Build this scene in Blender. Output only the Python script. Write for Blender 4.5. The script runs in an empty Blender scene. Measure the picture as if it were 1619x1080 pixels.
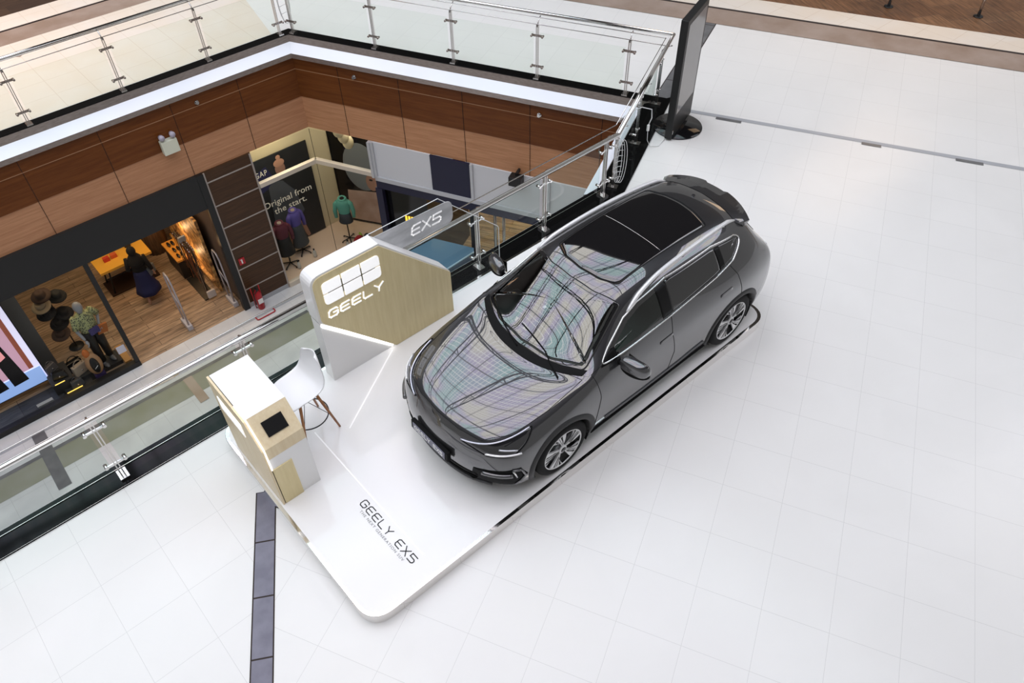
import bpy, bmesh, math, random
from mathutils import Vector, Matrix
from mathutils.bvhtree import BVHTree
PI = math.pi
random.seed(4)
SC = bpy.context.scene
COL = SC.collection

# ---------------------------------------------------------------- camera
# world axes: +X runs along the display car towards its tail, +Y towards the atrium void, Z up, z=0 upper mall floor
cam_d = bpy.data.cameras.new('camera')
cam_d.sensor_width = 36.0
cam_d.lens = 1236.33 / 1619 * 36.0
cam_d.clip_end = 200
cam = bpy.data.objects.new('camera', cam_d)
COL.objects.link(cam)
_r = Vector((0.749392, -0.661986, -0.013624)); _u = Vector((0.489944, 0.540558, 0.683924)); _w = Vector((0.445383, 0.519202, -0.729426))
cam.matrix_world = Matrix(((_r.x, _u.x, -_w.x, -3.3945), (_r.y, _u.y, -_w.y, -3.20449), (_r.z, _u.z, -_w.z, 7.05072), (0, 0, 0, 1)))
SC.camera = cam

# ---------------------------------------------------------------- exposure, world
vs = SC.view_settings
vs.view_transform = 'Standard'; vs.look = 'None'; vs.gamma = 1.0; vs.use_curve_mapping = False
vs.exposure = -0.02
wd = bpy.data.worlds.new('world'); SC.world = wd; wd.use_nodes = True
wd.node_tree.nodes['Background'].inputs[0].default_value = (1.0, 0.985, 0.97, 1)
wd.node_tree.nodes['Background'].inputs[1].default_value = 0.30

def area(name, loc, size, power, col=(1, 1, 1), rot=(0, 0, 0), sy=None):
    l = bpy.data.lights.new(name, 'AREA'); l.energy = power; l.color = col
    l.size = size
    if sy: l.shape = 'RECTANGLE'; l.size_y = sy
    o = bpy.data.objects.new(name, l); o.location = loc; o.rotation_euler = rot; COL.objects.link(o)
    return o
def point(name, loc, power, col, r=0.12):
    l = bpy.data.lights.new(name, 'POINT'); l.energy = power; l.color = col; l.shadow_soft_size = r
    o = bpy.data.objects.new(name, l); o.location = loc; COL.objects.link(o); return o
WARM = (1.0, 0.62, 0.30)
# warm lamps of the leather goods store and the clothing window, lower level
area('store_ceiling_light', (-2.6, 12.6, -2.15), 2.2, 44, (1, .74, .46), sy=2.2)
area('store_ceiling_light', (-0.6, 12.8, -2.15), 2.0, 40, (1, .70, .42), sy=2.4)
area('window_display_light', (2.5, 11.5, -2.1), 1.0, 20, (1, .86, .62))
area('window_display_light', (4.1, 10.9, -2.1), .8, 12, (1, .88, .68))
# warm downlights over the gallery on the far side of the void
area('gallery_light', (-2.5, 15.0, 4.2), 5.0, 125, (1, .58, .34), sy=3)
area('gallery_light', (13.6, 3.6, 4.2), 5.0, 70, (1, .68, .42), sy=2)

# ---------------------------------------------------------------- materials
def nm(name):
    m = bpy.data.materials.new(name); m.use_nodes = True
    return m, m.node_tree.nodes, m.node_tree.links, m.node_tree.nodes['Principled BSDF']
def mat(name, col, rough=.5, metal=0.0, coat=0.0, spec=.5, emit=None, es=1.0, ior=1.45, coat_ior=1.5, coat_rough=.03):
    m, n, l, b = nm(name)
    b.inputs['Base Color'].default_value = (*col, 1)
    b.inputs['Roughness'].default_value = rough
    b.inputs['Metallic'].default_value = metal
    b.inputs['Specular IOR Level'].default_value = spec
    b.inputs['IOR'].default_value = ior
    b.inputs['Coat Weight'].default_value = coat
    b.inputs['Coat IOR'].default_value = coat_ior
    b.inputs['Coat Roughness'].default_value = coat_rough
    if emit:
        b.inputs['Emission Color'].default_value = (*emit, 1); b.inputs['Emission Strength'].default_value = es
    return m
def noisy(name, c1, c2, scale=(1, 1, 1), rough=.5, nscale=6, detail=6, lo=.35, hi=.65, metal=0, coat=0, rot=0):
    m, n, l, b = nm(name)
    tc = n.new('ShaderNodeTexCoord'); mp = n.new('ShaderNodeMapping'); mp.inputs['Scale'].default_value = scale
    mp.inputs['Rotation'].default_value = (0, 0, rot)
    nz = n.new('ShaderNodeTexNoise'); nz.inputs['Scale'].default_value = nscale; nz.inputs['Detail'].default_value = detail
    cr = n.new('ShaderNodeValToRGB'); cr.color_ramp.elements[0].position = lo; cr.color_ramp.elements[1].position = hi
    cr.color_ramp.elements[0].color = (*c1, 1); cr.color_ramp.elements[1].color = (*c2, 1)
    l.new(tc.outputs['Object'], mp.inputs[0]); l.new(mp.outputs[0], nz.inputs[0]); l.new(nz.outputs[0], cr.inputs[0]); l.new(cr.outputs[0], b.inputs['Base Color'])
    b.inputs['Roughness'].default_value = rough; b.inputs['Metallic'].default_value = metal; b.inputs['Coat Weight'].default_value = coat
    return m
def glassy(name, tint, gloss=.06, rough=0.0, fres=1.45):
    """thin sheet: tinted see-through plus a fresnel reflection"""
    m = bpy.data.materials.new(name); m.use_nodes = True; n = m.node_tree.nodes; l = m.node_tree.links; n.clear()
    o = n.new('ShaderNodeOutputMaterial'); t = n.new('ShaderNodeBsdfTransparent'); t.inputs[0].default_value = (*tint, 1)
    g = n.new('ShaderNodeBsdfGlossy'); g.inputs['Roughness'].default_value = rough
    f = n.new('ShaderNodeFresnel'); f.inputs['IOR'].default_value = fres
    ge = n.new('ShaderNodeNewGeometry'); mu = n.new('ShaderNodeMath'); mu.operation = 'MULTIPLY_ADD'; mu.inputs[1].default_value = -1; mu.inputs[2].default_value = 1
    l.new(ge.outputs['Backfacing'], mu.inputs[0]); m2 = n.new('ShaderNodeMath'); m2.operation = 'MULTIPLY'; l.new(mu.outputs[0], m2.inputs[0]); l.new(f.outputs[0], m2.inputs[1])
    mx = n.new('ShaderNodeMixShader'); l.new(m2.outputs[0], mx.inputs[0]); l.new(t.outputs[0], mx.inputs[1]); l.new(g.outputs[0], mx.inputs[2]); l.new(mx.outputs[0], o.inputs[0])
    return m
def M(n, op, a, b=None, l=None, c=None):
    x = n.new('ShaderNodeMath'); x.operation = op
    for i, v in enumerate((a, b, c)):
        if v is None: continue
        if isinstance(v, (int, float)): x.inputs[i].default_value = v
        else: l.new(v, x.inputs[i])
    return x.outputs[0]
def grid_line(n, l, u, v, cell, w, ou=0.0, ov=0.0):
    """1 on a joint of a square grid, else 0 (world metres)"""
    out = []
    for q, o in ((u, ou), (v, ov)):
        a = M(n, 'ADD', q, -o, l); a = M(n, 'DIVIDE', a, cell, l)
        f = M(n, 'FRACT', a, None, l); f = M(n, 'ADD', f, -.5, l); f = M(n, 'ABSOLUTE', f, None, l)
        out.append(M(n, 'GREATER_THAN', f, .5 - w / cell / 2, l))
    return M(n, 'MAXIMUM', out[0], out[1], l)
def tile_id(n, l, u, v, cell, ou, ov):
    a = M(n, 'FLOOR', M(n, 'DIVIDE', M(n, 'ADD', u, -ou, l), cell, l), None, l)
    b = M(n, 'FLOOR', M(n, 'DIVIDE', M(n, 'ADD', v, -ov, l), cell, l), None, l)
    cx = n.new('ShaderNodeCombineXYZ'); l.new(a, cx.inputs[0]); l.new(b, cx.inputs[1])
    w = n.new('ShaderNodeTexWhiteNoise'); w.noise_dimensions = '3D'; l.new(cx.outputs[0], w.inputs[0]); return w.outputs['Value']
def ramp(n, l, fac, c1, c2, p1=0., p2=1.):
    cr = n.new('ShaderNodeValToRGB'); e = cr.color_ramp.elements
    e[0].position = p1; e[1].position = p2; e[0].color = (*c1, 1); e[1].color = (*c2, 1)
    l.new(fac, cr.inputs[0]); return cr.outputs[0]
def mixc(n, l, fac, a, b):
    x = n.new('ShaderNodeMix'); x.data_type = 'RGBA'
    for v, i in ((fac, 0), (a, 6), (b, 7)):
        if isinstance(v, tuple): x.inputs[i].default_value = (*v, 1)
        elif isinstance(v, float): x.inputs[i].default_value = v
        else: l.new(v, x.inputs[i])
    return x.outputs[2]
def floor_mat(name, base, dark, joint, regions, rough=.22, vein=True, jw=.004):
    """tiled stone floor; regions = [(angle, ou, ov)] or two of them split by a line"""
    m, n, l, b = nm(name)
    g = n.new('ShaderNodeNewGeometry'); sp = n.new('ShaderNodeSeparateXYZ'); l.new(g.outputs['Position'], sp.inputs[0])
    X, Y = sp.outputs[0], sp.outputs[1]
    def reg(ang, ou, ov, cell=.611):
        c, s = math.cos(ang), math.sin(ang)
        u = M(n, 'ADD', M(n, 'MULTIPLY', X, c, l), M(n, 'MULTIPLY', Y, s, l), l)
        v = M(n, 'ADD', M(n, 'MULTIPLY', X, -s, l), M(n, 'MULTIPLY', Y, c, l), l)
        return grid_line(n, l, u, v, cell, jw, ou, ov), tile_id(n, l, u, v, cell, ou, ov)
    J, T = reg(*regions[0])
    if len(regions) > 1:
        J2, T2 = reg(*regions[1])
        # side of the dark inlay line through (-2.47, 1.9), direction (.5,.86)
        sd = M(n, 'ADD', M(n, 'MULTIPLY', M(n, 'ADD', X, 2.47, l), .86, l), M(n, 'MULTIPLY', M(n, 'ADD', Y, -1.9, l), -.5, l), l)
        k = M(n, 'GREATER_THAN', sd, 0.0, l)
        def sel(a, c): return M(n, 'ADD', M(n, 'MULTIPLY', a, M(n, 'SUBTRACT', 1.0, k, l), l), M(n, 'MULTIPLY', c, k, l), l)
        J, T = sel(J, J2), sel(T, T2)
    col = ramp(n, l, T, tuple(x * .985 for x in base), base)
    if vein:
        nz = n.new('ShaderNodeTexNoise'); nz.inputs['Scale'].default_value = .9; nz.inputs['Detail'].default_value = 8; nz.inputs['Distortion'].default_value = .6
        l.new(g.outputs['Position'], nz.inputs[0])
        f = ramp(n, l, nz.outputs[0], (0, 0, 0), (1, 1, 1), .40, .62)
        col = mixc(n, l, f, dark, col)
    col = mixc(n, l, J, col, joint)
    l.new(col, b.inputs['Base Color']); b.inputs['Roughness'].default_value = rough; b.inputs['Specular IOR Level'].default_value = .35
    return m
def wood(name, c1, c2, axis='X', rough=.4, rot=0.):
    m, n, l, b = nm(name)
    tc = n.new('ShaderNodeTexCoord'); mp = n.new('ShaderNodeMapping')
    mp.inputs['Scale'].default_value = {'X': (.5, 5, 9), 'Y': (5, .5, 9), 'Z': (9, 9, .6), 'D': (.45, 6, 1)}[axis]
    nz = n.new('ShaderNodeTexNoise'); nz.inputs['Scale'].default_value = 3; nz.inputs['Detail'].default_value = 8; nz.inputs['Roughness'].default_value = .65
    mr = n.new('ShaderNodeMapping'); mr.inputs['Rotation'].default_value = (0, 0, rot); l.new(tc.outputs['Object'], mr.inputs[0])
    l.new(mr.outputs[0], mp.inputs[0]); l.new(mp.outputs[0], nz.inputs[0])
    c = ramp(n, l, nz.outputs[0], c1, c2, .35, .68)
    l.new(c, b.inputs['Base Color']); b.inputs['Roughness'].default_value = rough; b.inputs['Specular IOR Level'].default_value = .25
    return m
def plank_mat(name, c1, c2, ang=0., cw=1.2, ch=.16, joint=(.03, .02, .015), rough=.45):
    m, n, l, b = nm(name)
    g = n.new('ShaderNodeNewGeometry'); mp = n.new('ShaderNodeMapping'); mp.inputs['Rotation'].default_value = (0, 0, ang); l.new(g.outputs['Position'], mp.inputs[0])
    br = n.new('ShaderNodeTexBrick'); br.inputs['Color1'].default_value = (*c1, 1); br.inputs['Color2'].default_value = (*c2, 1); br.inputs['Mortar'].default_value = (*joint, 1)
    br.inputs['Scale'].default_value = 1; br.inputs['Brick Width'].default_value = cw; br.inputs['Row Height'].default_value = ch; br.inputs['Mortar Size'].default_value = .004; br.inputs['Bias'].default_value = 0
    l.new(mp.outputs[0], br.inputs[0])
    m2 = n.new('ShaderNodeMapping'); m2.inputs['Scale'].default_value = (1.2, 11, 1); l.new(mp.outputs[0], m2.inputs[0])
    nz = n.new('ShaderNodeTexNoise'); nz.inputs['Scale'].default_value = 2.2; nz.inputs['Detail'].default_value = 8; l.new(m2.outputs[0], nz.inputs[0])
    f = ramp(n, l, nz.outputs[0], (.45, .45, .45), (1.25, 1.25, 1.25), .3, .7)
    x = n.new('ShaderNodeMix'); x.data_type = 'RGBA'; x.blend_type = 'MULTIPLY'; x.inputs[0].default_value = 1
    l.new(br.outputs[0], x.inputs[6]); l.new(f, x.inputs[7]); l.new(x.outputs[2], b.inputs['Base Color']); b.inputs['Roughness'].default_value = rough
    return m

W = {}
W['floor'] = floor_mat('white_stone_tile', (.80, .79, .765), (.775, .765, .74), (.62, .61, .59), [(0, -4.16, 2.667), (math.radians(-63.55), .398, -.699)])
W['floor_low'] = floor_mat('lower_stone_tile', (.70, .70, .69), (.58, .58, .58), (.40, .40, .40), [(0, -4.16, 10.3)], rough=.3)
W['peach'] = floor_mat('cream_marble_tile', (.78, .72, .64), (.76, .68, .58), (.55, .42, .3), [(0, -4.16, 2.667)], rough=.2)
W['brown_band'] = noisy('brown_marble', (.30, .22, .17), (.38, .30, .25), rough=.25, nscale=1.6)
W['brown_slate'] = plank_mat('brown_slate_tile', (.16, .075, .035), (.24, .125, .06), ang=math.radians(26.45 + 90), cw=.62, ch=.62, joint=(.09, .06, .05))
W['dark_slate'] = plank_mat('dark_brown_tile', (.05, .028, .018), (.08, .045, .026), cw=1.2, ch=.6)
W['inlay'] = noisy('violet_grey_stone', (.125, .118, .16), (.175, .168, .215), rough=.3, nscale=5)
W['inlay_dark'] = noisy('grey_stone', (.12, .12, .125), (.17, .17, .17), rough=.3, nscale=5)
W['black_gran'] = mat('black_polished_granite', (.005, .005, .005), .06, spec=.16)
W['line'] = mat('dark_line', (.03, .02, .018), .3)
W['steel'] = mat('brushed_steel', (.62, .60, .58), .22, 1.0)
W['steel_b'] = mat('polished_steel', (.75, .74, .73), .08, 1.0)
W['bronze'] = noisy('taupe_metal', (.34, .28, .25), (.44, .38, .35), scale=(2, 2, 12), rough=.25, nscale=6, metal=.7)
W['ledge'] = mat('sky_white_metal_ledge', (.80, .82, .88), .12, spec=.6)  # glossy metal ledge, its skylight reflection put into the white base colour
W['wood_dark'] = wood('dark_wood_panel', (.115, .032, .005), (.18, .056, .011), 'X')
W['wood_light'] = wood('light_wood_panel', (.42, .20, .10), (.56, .29, .155), 'X')
W['wood_dark_b'] = wood('dark_wood_panel_back', (.115, .032, .005), (.18, .056, .011), 'X', rot=math.radians(63.3))
W['wood_light_b'] = wood('light_wood_panel_back', (.44, .21, .10), (.58, .30, .16), 'X', rot=math.radians(63.3))
W['groove'] = mat('panel_joint', (.02, .01, .006), .7)
W['groove_l'] = mat('panel_light_joint', (.34, .17, .08), .5)
W['glass'] = glassy('railing_glass', (.90, .95, .93), fres=1.3)
W['glass_far'] = glassy('far_railing_glass', (.955, .975, .955), fres=1.15)
W['shop_glass'] = glassy('shop_window_glass', (.95, .96, .95), fres=1.12)
W['acrylic'] = glassy('clear_acrylic', (.93, .95, .95), fres=1.15)
W['white'] = mat('white_laminate', (.86, .855, .84), .3)
W['white_gloss'] = mat('white_gloss_deck', (.86, .85, .835), .10, spec=.5)
W['led'] = mat('led_strip', (1, 1, 1), .5, emit=(1, .98, .95), es=2.2)
W['led_w'] = mat('backlit_logo', (1, 1, 1), .5, emit=(1, 1, 1), es=.5)
W['oak'] = wood('pale_oak_laminate', (.74, .62, .34), (.82, .70, .42), 'Z', rough=.5)
W['oak2'] = wood('pale_maple_laminate', (.74, .60, .38), (.82, .70, .48), 'Z', rough=.45)
W['black'] = mat('black', (.010, .010, .010), .45)
W['blackg'] = mat('black_gloss', (.006, .006, .007), .08)
W['sign_black'] = mat('charcoal_sign_panel', (.016, .016, .016), .6)
W['text_dark'] = mat('dark_lettering', (.03, .03, .03), .6)
W['text_grey'] = mat('grey_lettering', (.22, .22, .22), .6)
W['cable'] = mat('white_cable', (.75, .75, .75), .5)
W['red'] = mat('red_paint', (.42, .012, .02), .3)
W['skin'] = mat('skin', (.42, .24, .16), .55)
W['navy'] = mat('navy_panel', (.010, .010, .035), .45)
W['palepanel'] = mat('pale_fascia_panel', (.66, .67, .69), .3)
W['greypanel'] = mat('pale_grey_panel', (.40, .41, .43), .35)
W['alu'] = mat('pale_aluminium', (.55, .56, .58), .35, .3)
W['cream'] = mat('cream_wall', (.62, .55, .38), .6)

# ---------------------------------------------------------------- mesh helpers
def B(): return bmesh.new()
def box(bm, x0, x1, y0, y1, z0, z1, mi=0):
    v = [bm.verts.new(p) for p in ((x0, y0, z0), (x1, y0, z0), (x1, y1, z0), (x0, y1, z0), (x0, y0, z1), (x1, y0, z1), (x1, y1, z1), (x0, y1, z1))]
    for f in ((3, 2, 1, 0), (4, 5, 6, 7), (0, 1, 5, 4), (1, 2, 6, 5), (2, 3, 7, 6), (3, 0, 4, 7)):
        bm.faces.new([v[i] for i in f]).material_index = mi
    return v
def obox(bm, c, ax, ay, az, mi=0):
    """oriented box: centre and three half-axis vectors"""
    c, ax, ay, az = map(Vector, (c, ax, ay, az))
    v = [bm.verts.new(c + i * ax + j * ay + k * az) for k in (-1, 1) for j, i in ((-1, -1), (-1, 1), (1, 1), (1, -1))]
    for f in ((3, 2, 1, 0), (4, 5, 6, 7), (0, 1, 5, 4), (1, 2, 6, 5), (2, 3, 7, 6), (3, 0, 4, 7)):
        bm.faces.new([v[i] for i in f]).material_index = mi
    return v
def poly(bm, pts, mi=0):
    f = bm.faces.new([bm.verts.new(p) for p in pts]); f.material_index = mi; return f
def prism(bm, pts, d, mi=0, side=None):
    """polygon pts (3D, planar) extruded by vector d"""
    d = Vector(d); a = [bm.verts.new(p) for p in pts]; b = [bm.verts.new(Vector(p) + d) for p in pts]
    bm.faces.new(a).material_index = mi; bm.faces.new(b[::-1]).material_index = mi
    for i in range(len(a)):
        j = (i + 1) % len(a); bm.faces.new((a[j], a[i], b[i], b[j])).material_index = mi if side is None else side
    return a, b
def frame_of(d):
    d = Vector(d).normalized(); u = d.cross(Vector((0, 0, 1)))
    if u.length < 1e-3: u = Vector((1, 0, 0))
    u.normalize(); return u, d.cross(u).normalized()
def tube(bm, pts, r, n=10, closed=False, mi=0, cap=True):
    pts = [Vector(p) for p in pts]; rings = []; N = len(pts)
    rr = r if isinstance(r, (list, tuple)) else [r] * N
    u = None
    for i, p in enumerate(pts):
        if closed: t = (pts[(i + 1) % N] - pts[i - 1])
        else: t = pts[min(i + 1, N - 1)] - pts[max(i - 1, 0)]
        if t.length < 1e-9: t = Vector((0, 0, 1))
        t.normalize()
        if u is None: u, v = frame_of(t)
        else:
            u = (u - t * u.dot(t));
            if u.length < 1e-6: u, v = frame_of(t)
            u.normalize(); v = t.cross(u)
        rings.append([bm.verts.new(p + (u * math.cos(2 * PI * k / n) + v * math.sin(2 * PI * k / n)) * rr[i]) for k in range(n)])
    m = N if closed else N - 1
    for i in range(m):
        a, b = rings[i], rings[(i + 1) % N]
        for k in range(n):
            f = bm.faces.new((a[k], a[(k + 1) % n], b[(k + 1) % n], b[k])); f.material_index = mi; f.smooth = True
    if cap and not closed:
        bm.faces.new(rings[0][::-1]).material_index = mi; bm.faces.new(rings[-1]).material_index = mi
def ribbon(bm, pts, w, t, up=(0, 0, 1), mi=0, closed=False):
    """flat bar following pts: width w across, thickness t along up"""
    pts = [Vector(p) for p in pts]; up = Vector(up); N = len(pts); R = []
    for i, p in enumerate(pts):
        d = (pts[(i + 1) % N] - pts[i - 1]) if closed else (pts[min(i + 1, N - 1)] - pts[max(i - 1, 0)])
        s = d.cross(up).normalized() * w / 2
        R.append([bm.verts.new(q) for q in (p - s, p + s, p + s + up * t, p - s + up * t)])
    for i in range(N if closed else N - 1):
        a, b = R[i], R[(i + 1) % N]
        for k in range(4): bm.faces.new((a[k], a[(k + 1) % 4], b[(k + 1) % 4], b[k])).material_index = mi
    if not closed: bm.faces.new(R[0][::-1]).material_index = mi; bm.faces.new(R[-1]).material_index = mi
def cyl(bm, a, b, r, n=20, r2=None, mi=0): tube(bm, [a, b], [r, r if r2 is None else r2], n, mi=mi)
def lathe(bm, prof, c=(0, 0, 0), axis='Z', n=32, mi=0, mis=None, cap=True):
    c = Vector(c); rings = []
    for r, h in prof:
        ring = []
        for k in range(n):
            a = 2 * PI * k / n; x, y = r * math.cos(a), r * math.sin(a)
            p = {'Z': (x, y, h), 'Y': (x, h, y), 'X': (h, x, y)}[axis]
            ring.append(bm.verts.new(c + Vector(p)))
        rings.append(ring)
    for i in range(len(rings) - 1):
        for k in range(n):
            f = bm.faces.new((rings[i][k], rings[i][(k + 1) % n], rings[i + 1][(k + 1) % n], rings[i + 1][k])); f.smooth = True
            f.material_index = mis[i] if mis else mi
    if cap and prof[0][0] > 1e-6: bm.faces.new(rings[0][::-1]).material_index = mis[0] if mis else mi
    if cap and prof[-1][0] > 1e-6: bm.faces.new(rings[-1]).material_index = mis[-1] if mis else mi
def ell(bm, c, r, seg=16, mi=0, rot=None):
    mtx = Matrix.Translation(Vector(c)) @ (rot.to_4x4() if rot else Matrix.Identity(4)) @ Matrix.Diagonal((*r, 1))
    o = bmesh.ops.create_uvsphere(bm, u_segments=seg, v_segments=max(8, seg * 2 // 3), radius=1, matrix=mtx)
    fs = set(f for v in o['verts'] for f in v.link_faces)
    for f in fs: f.smooth = True; f.material_index = mi
def obj(name, bm, m, parent=None, bevel=0, smooth=False, norm=True, seg=2):
    if norm: bmesh.ops.remove_doubles(bm, verts=bm.verts, dist=1e-6); bmesh.ops.recalc_face_normals(bm, faces=bm.faces)
    me = bpy.data.meshes.new(name)
    if parent is not None:
        pm = parent.get('_org')
        if pm is not None: bmesh.ops.translate(bm, verts=bm.verts, vec=-Vector(pm))
    if smooth:
        for f in bm.faces: f.smooth = True
    bm.to_mesh(me); bm.free()
    for x in (m if isinstance(m, (list, tuple)) else [m]): me.materials.append(x)
    o = bpy.data.objects.new(name, me); COL.objects.link(o)
    if parent is not None: o.parent = parent
    if parent is not None and parent.get('_org') is not None: o['_org'] = parent['_org']
    if bevel:
        md = o.modifiers.new('bevel', 'BEVEL'); md.width = bevel; md.segments = seg; md.limit_method = 'ANGLE'; md.angle_limit = .6
    return o
def thing(name, label, cat, loc=(0, 0, 0), group=None, rz=0, world=True):
    """Empty at a thing's base. With world=True its parts are written in world coordinates."""
    o = bpy.data.objects.new(name, None); COL.objects.link(o); o.location = loc; o.rotation_euler = (0, 0, rz)
    o['label'] = label; o['category'] = cat
    if group: o['group'] = group
    if world: o['_org'] = tuple(loc)
    return o
def tag(o, label, cat, group=None, kind=None):
    o['label'] = label; o['category'] = cat
    if group: o['group'] = group
    if kind: o['kind'] = kind
    return o
def struct(name, bm, m, label=None, **k):
    o = obj(name, bm, m, **k); o['kind'] = 'structure'
    if label: o['label'] = label
    return o
def copy_tree(o, parent=None):
    c = o.copy(); COL.objects.link(c); c.parent = parent
    for ch in [x for x in bpy.data.objects if x.parent == o]: copy_tree(ch, c)
    return c
def arc(c, r, a0, a1, n): return [(c[0] + r * math.cos(a0 + (a1 - a0) * i / n), c[1] + r * math.sin(a0 + (a1 - a0) * i / n)) for i in range(n + 1)]
def rounded(pts, rads, n=6):
    """round the corners of a 2D polygon"""
    out = []; N = len(pts)
    for i in range(N):
        p = Vector((*pts[i], 0)); a = Vector((*pts[i - 1], 0)) - p; b = Vector((*pts[(i + 1) % N], 0)) - p
        r = rads[i] if isinstance(rads, (list, tuple)) else rads
        if r <= 0: out.append((p.x, p.y)); continue
        a.normalize(); b.normalize(); ang = a.angle(b); d = r / math.tan(ang / 2)
        s, e = p + a * d, p + b * d
        for k in range(n + 1):
            t = k / n; q = s * (1 - t) ** 2 + p * 2 * t * (1 - t) + e * t * t; out.append((q.x, q.y))
    return out
def textmesh(name, s, size, mtx, m, parent=None, ext=.002, space=1.0, align='CENTER', sx=1.0):
    cu = bpy.data.curves.new(name, 'FONT'); cu.body = s; cu.size = size; cu.extrude = ext; cu.space_character = space
    cu.align_x = align; cu.align_y = 'CENTER'; cu.resolution_u = 3
    t = bpy.data.objects.new(name, cu); COL.objects.link(t)
    dg = bpy.context.evaluated_depsgraph_get(); me = bpy.data.meshes.new_from_object(t.evaluated_get(dg)); bpy.data.objects.remove(t)
    me.name = name; me.materials.clear(); me.materials.append(m)
    mm = mtx @ Matrix.Diagonal((sx, 1, 1, 1))
    if parent is not None and parent.get('_org') is not None: mm = Matrix.Translation(-Vector(parent['_org'])) @ mm
    me.transform(mm)
    o = bpy.data.objects.new(name, me); COL.objects.link(o)
    if parent is not None: o.parent = parent
    return o
def basis(o, x, y):
    """matrix: local x along x, local y along y, at o"""
    x = Vector(x).normalized(); y = Vector(y).normalized(); z = x.cross(y)
    return Matrix(((x.x, y.x, z.x, o[0]), (x.y, y.y, z.y, o[1]), (x.z, y.z, z.z, o[2]), (0, 0, 0, 1)))
# wide stroke letters used by the car maker's lettering (unit box 1 x 1, polylines)
GL = {'G': [[(1, .82), (.85, 1), (.18, 1), (0, .8), (0, .2), (.18, 0), (.82, 0), (1, .18), (1, .5), (.5, .5)]],
      'E': [[(1, 1), (.2, 1), (0, .82), (0, .18), (.2, 0), (1, 0)], [(0, .5), (.92, .5)]],
      'L': [[(0, 1), (0, .2), (.16, 0), (1, 0)]], 'Y': [[(0, 1), (.5, .48), (1, 1)], [(.5, .48), (.5, 0)]],
      'X': [[(0, 1), (1, 0)], [(0, 0), (1, 1)]], '5': [[(1, 1), (0, 1), (0, .55), (.82, .55), (1, .4), (1, .16), (.82, 0), (0, 0)]], ' ': []}
def letters(bm, s, mtx, h, w, gap, t, ext=.004, slant=0., mi=0):
    """stroke lettering in the plane of mtx"""
    x = 0
    z = (mtx.to_3x3() @ Vector((0, 0, 1))) * ext
    for ch in s:
        cw = w if ch != ' ' else w * .7
        for pl in GL[ch]:
            P = [Vector((x + a * cw + slant * b * h, b * h, 0)) for a, b in pl]
            for i in range(len(P) - 1):
                d = (P[i + 1] - P[i]).normalized(); s_ = Vector((-d.y, d.x, 0)) * t / 2
                a = P[i] - d * t * .35; b = P[i + 1] + d * t * .35
                prism(bm, [mtx @ q for q in (a - s_, b - s_, b + s_, a + s_)], z, mi)
        x += cw + gap
    return x - gap
# ================================================================ THE SETTING
LOW = -5.68                                  # lower mall floor
D3 = Vector((.4488, -.8936, 0)); N3 = Vector((-.8936, -.4488, 0)); PC = Vector((3.186, 11.08, 0))
def FR(s, off, z): return PC + D3 * s + N3 * off + Vector((0, 0, z))   # frame of the far right side of the void
VOID = [Vector((-12, 11.08, 0)), Vector((3.186, 11.08, 0)), Vector((6.55, 4.385, 0)), Vector((4.05, 3.13, 0)), Vector((-12, 3.13, 0))]
def inset(i, off):
    """corner i of the post line moved off metres towards the void"""
    def rgt(a, b): d = (b - a).normalized(); return Vector((d.y, -d.x, 0))
    p = VOID[i]
    if i == 0: return p + rgt(VOID[0], VOID[1]) * off
    if i == len(VOID) - 1: return p + rgt(VOID[-2], VOID[-1]) * off
    n1, n2 = rgt(VOID[i - 1], p), rgt(p, VOID[i + 1]); m = (n1 + n2).normalized()
    return p + m * (off / m.dot(n1))
def band(bm, i, prof, mi=0):
    """sweep a profile [(off, z)...] along void side i with mitred ends"""
    R = [[bm.verts.new(inset(i, o) + Vector((0, 0, z))) for o, z in prof], [bm.verts.new(inset(i + 1, o) + Vector((0, 0, z))) for o, z in prof]]
    for k in range(len(prof) - 1): bm.faces.new((R[0][k], R[1][k], R[1][k + 1], R[0][k + 1])).material_index = mi

# upper floor with the void cut out
bm = B()
pts = [(-12, -9), (22, -9), (22, 21), (-12, 21)] + [tuple(inset(i, .08)[:2]) for i in range(5)]
from mathutils.geometry import tessellate_polygon
_v = [bm.verts.new((x, y, 0)) for x, y in pts]
for tri in tessellate_polygon([[Vector((x, y, 0)) for x, y in pts]]): bm.faces.new([_v[i] for i in tri])
bm.normal_update()
for f in bm.faces:
    if f.normal.z < 0: f.normal_flip()
struct('floor', bm, W['floor'], norm=False)
# peach marble walkway beyond the far left side
k = 0
def slab(name, pts, m, z=.002):
    bm = B(); poly(bm, [(x, y, z) for x, y in pts]); f = bm.faces[:][0]
    if f.normal.z < 0: f.normal_flip()
    bm.normal_update()
    return struct(name, bm, m, norm=False)
slab('floor_walkway', [(-12, 11.25), (2.9, 11.25), (3.6, 14.4), (-12, 14.4)], W['peach'])
slab('trim_1', [(-12, 14.4), (8, 14.4), (8, 15.05), (-12, 15.05)], W['brown_band'], .004)
slab('trim_2', [(-12, 15.03), (8, 15.03), (8, 15.1), (-12, 15.1)], W['line'], .006)
slab('trim_3', [(-12, 15.1), (8, 15.1), (8, 15.78), (-12, 15.78)], W['peach'], .004)
slab('floor_shop', [(-12, 15.78), (8, 15.78), (8, 20), (-12, 20)], W['dark_slate'], .004)
slab('trim_4', [(-1.28, 13.85), (-1.10, 14.0), (-.95, 13.87), (-1.12, 13.70)], W['brown_band'], .006)
E2 = Vector((.8936, .4488, 0))
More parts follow.
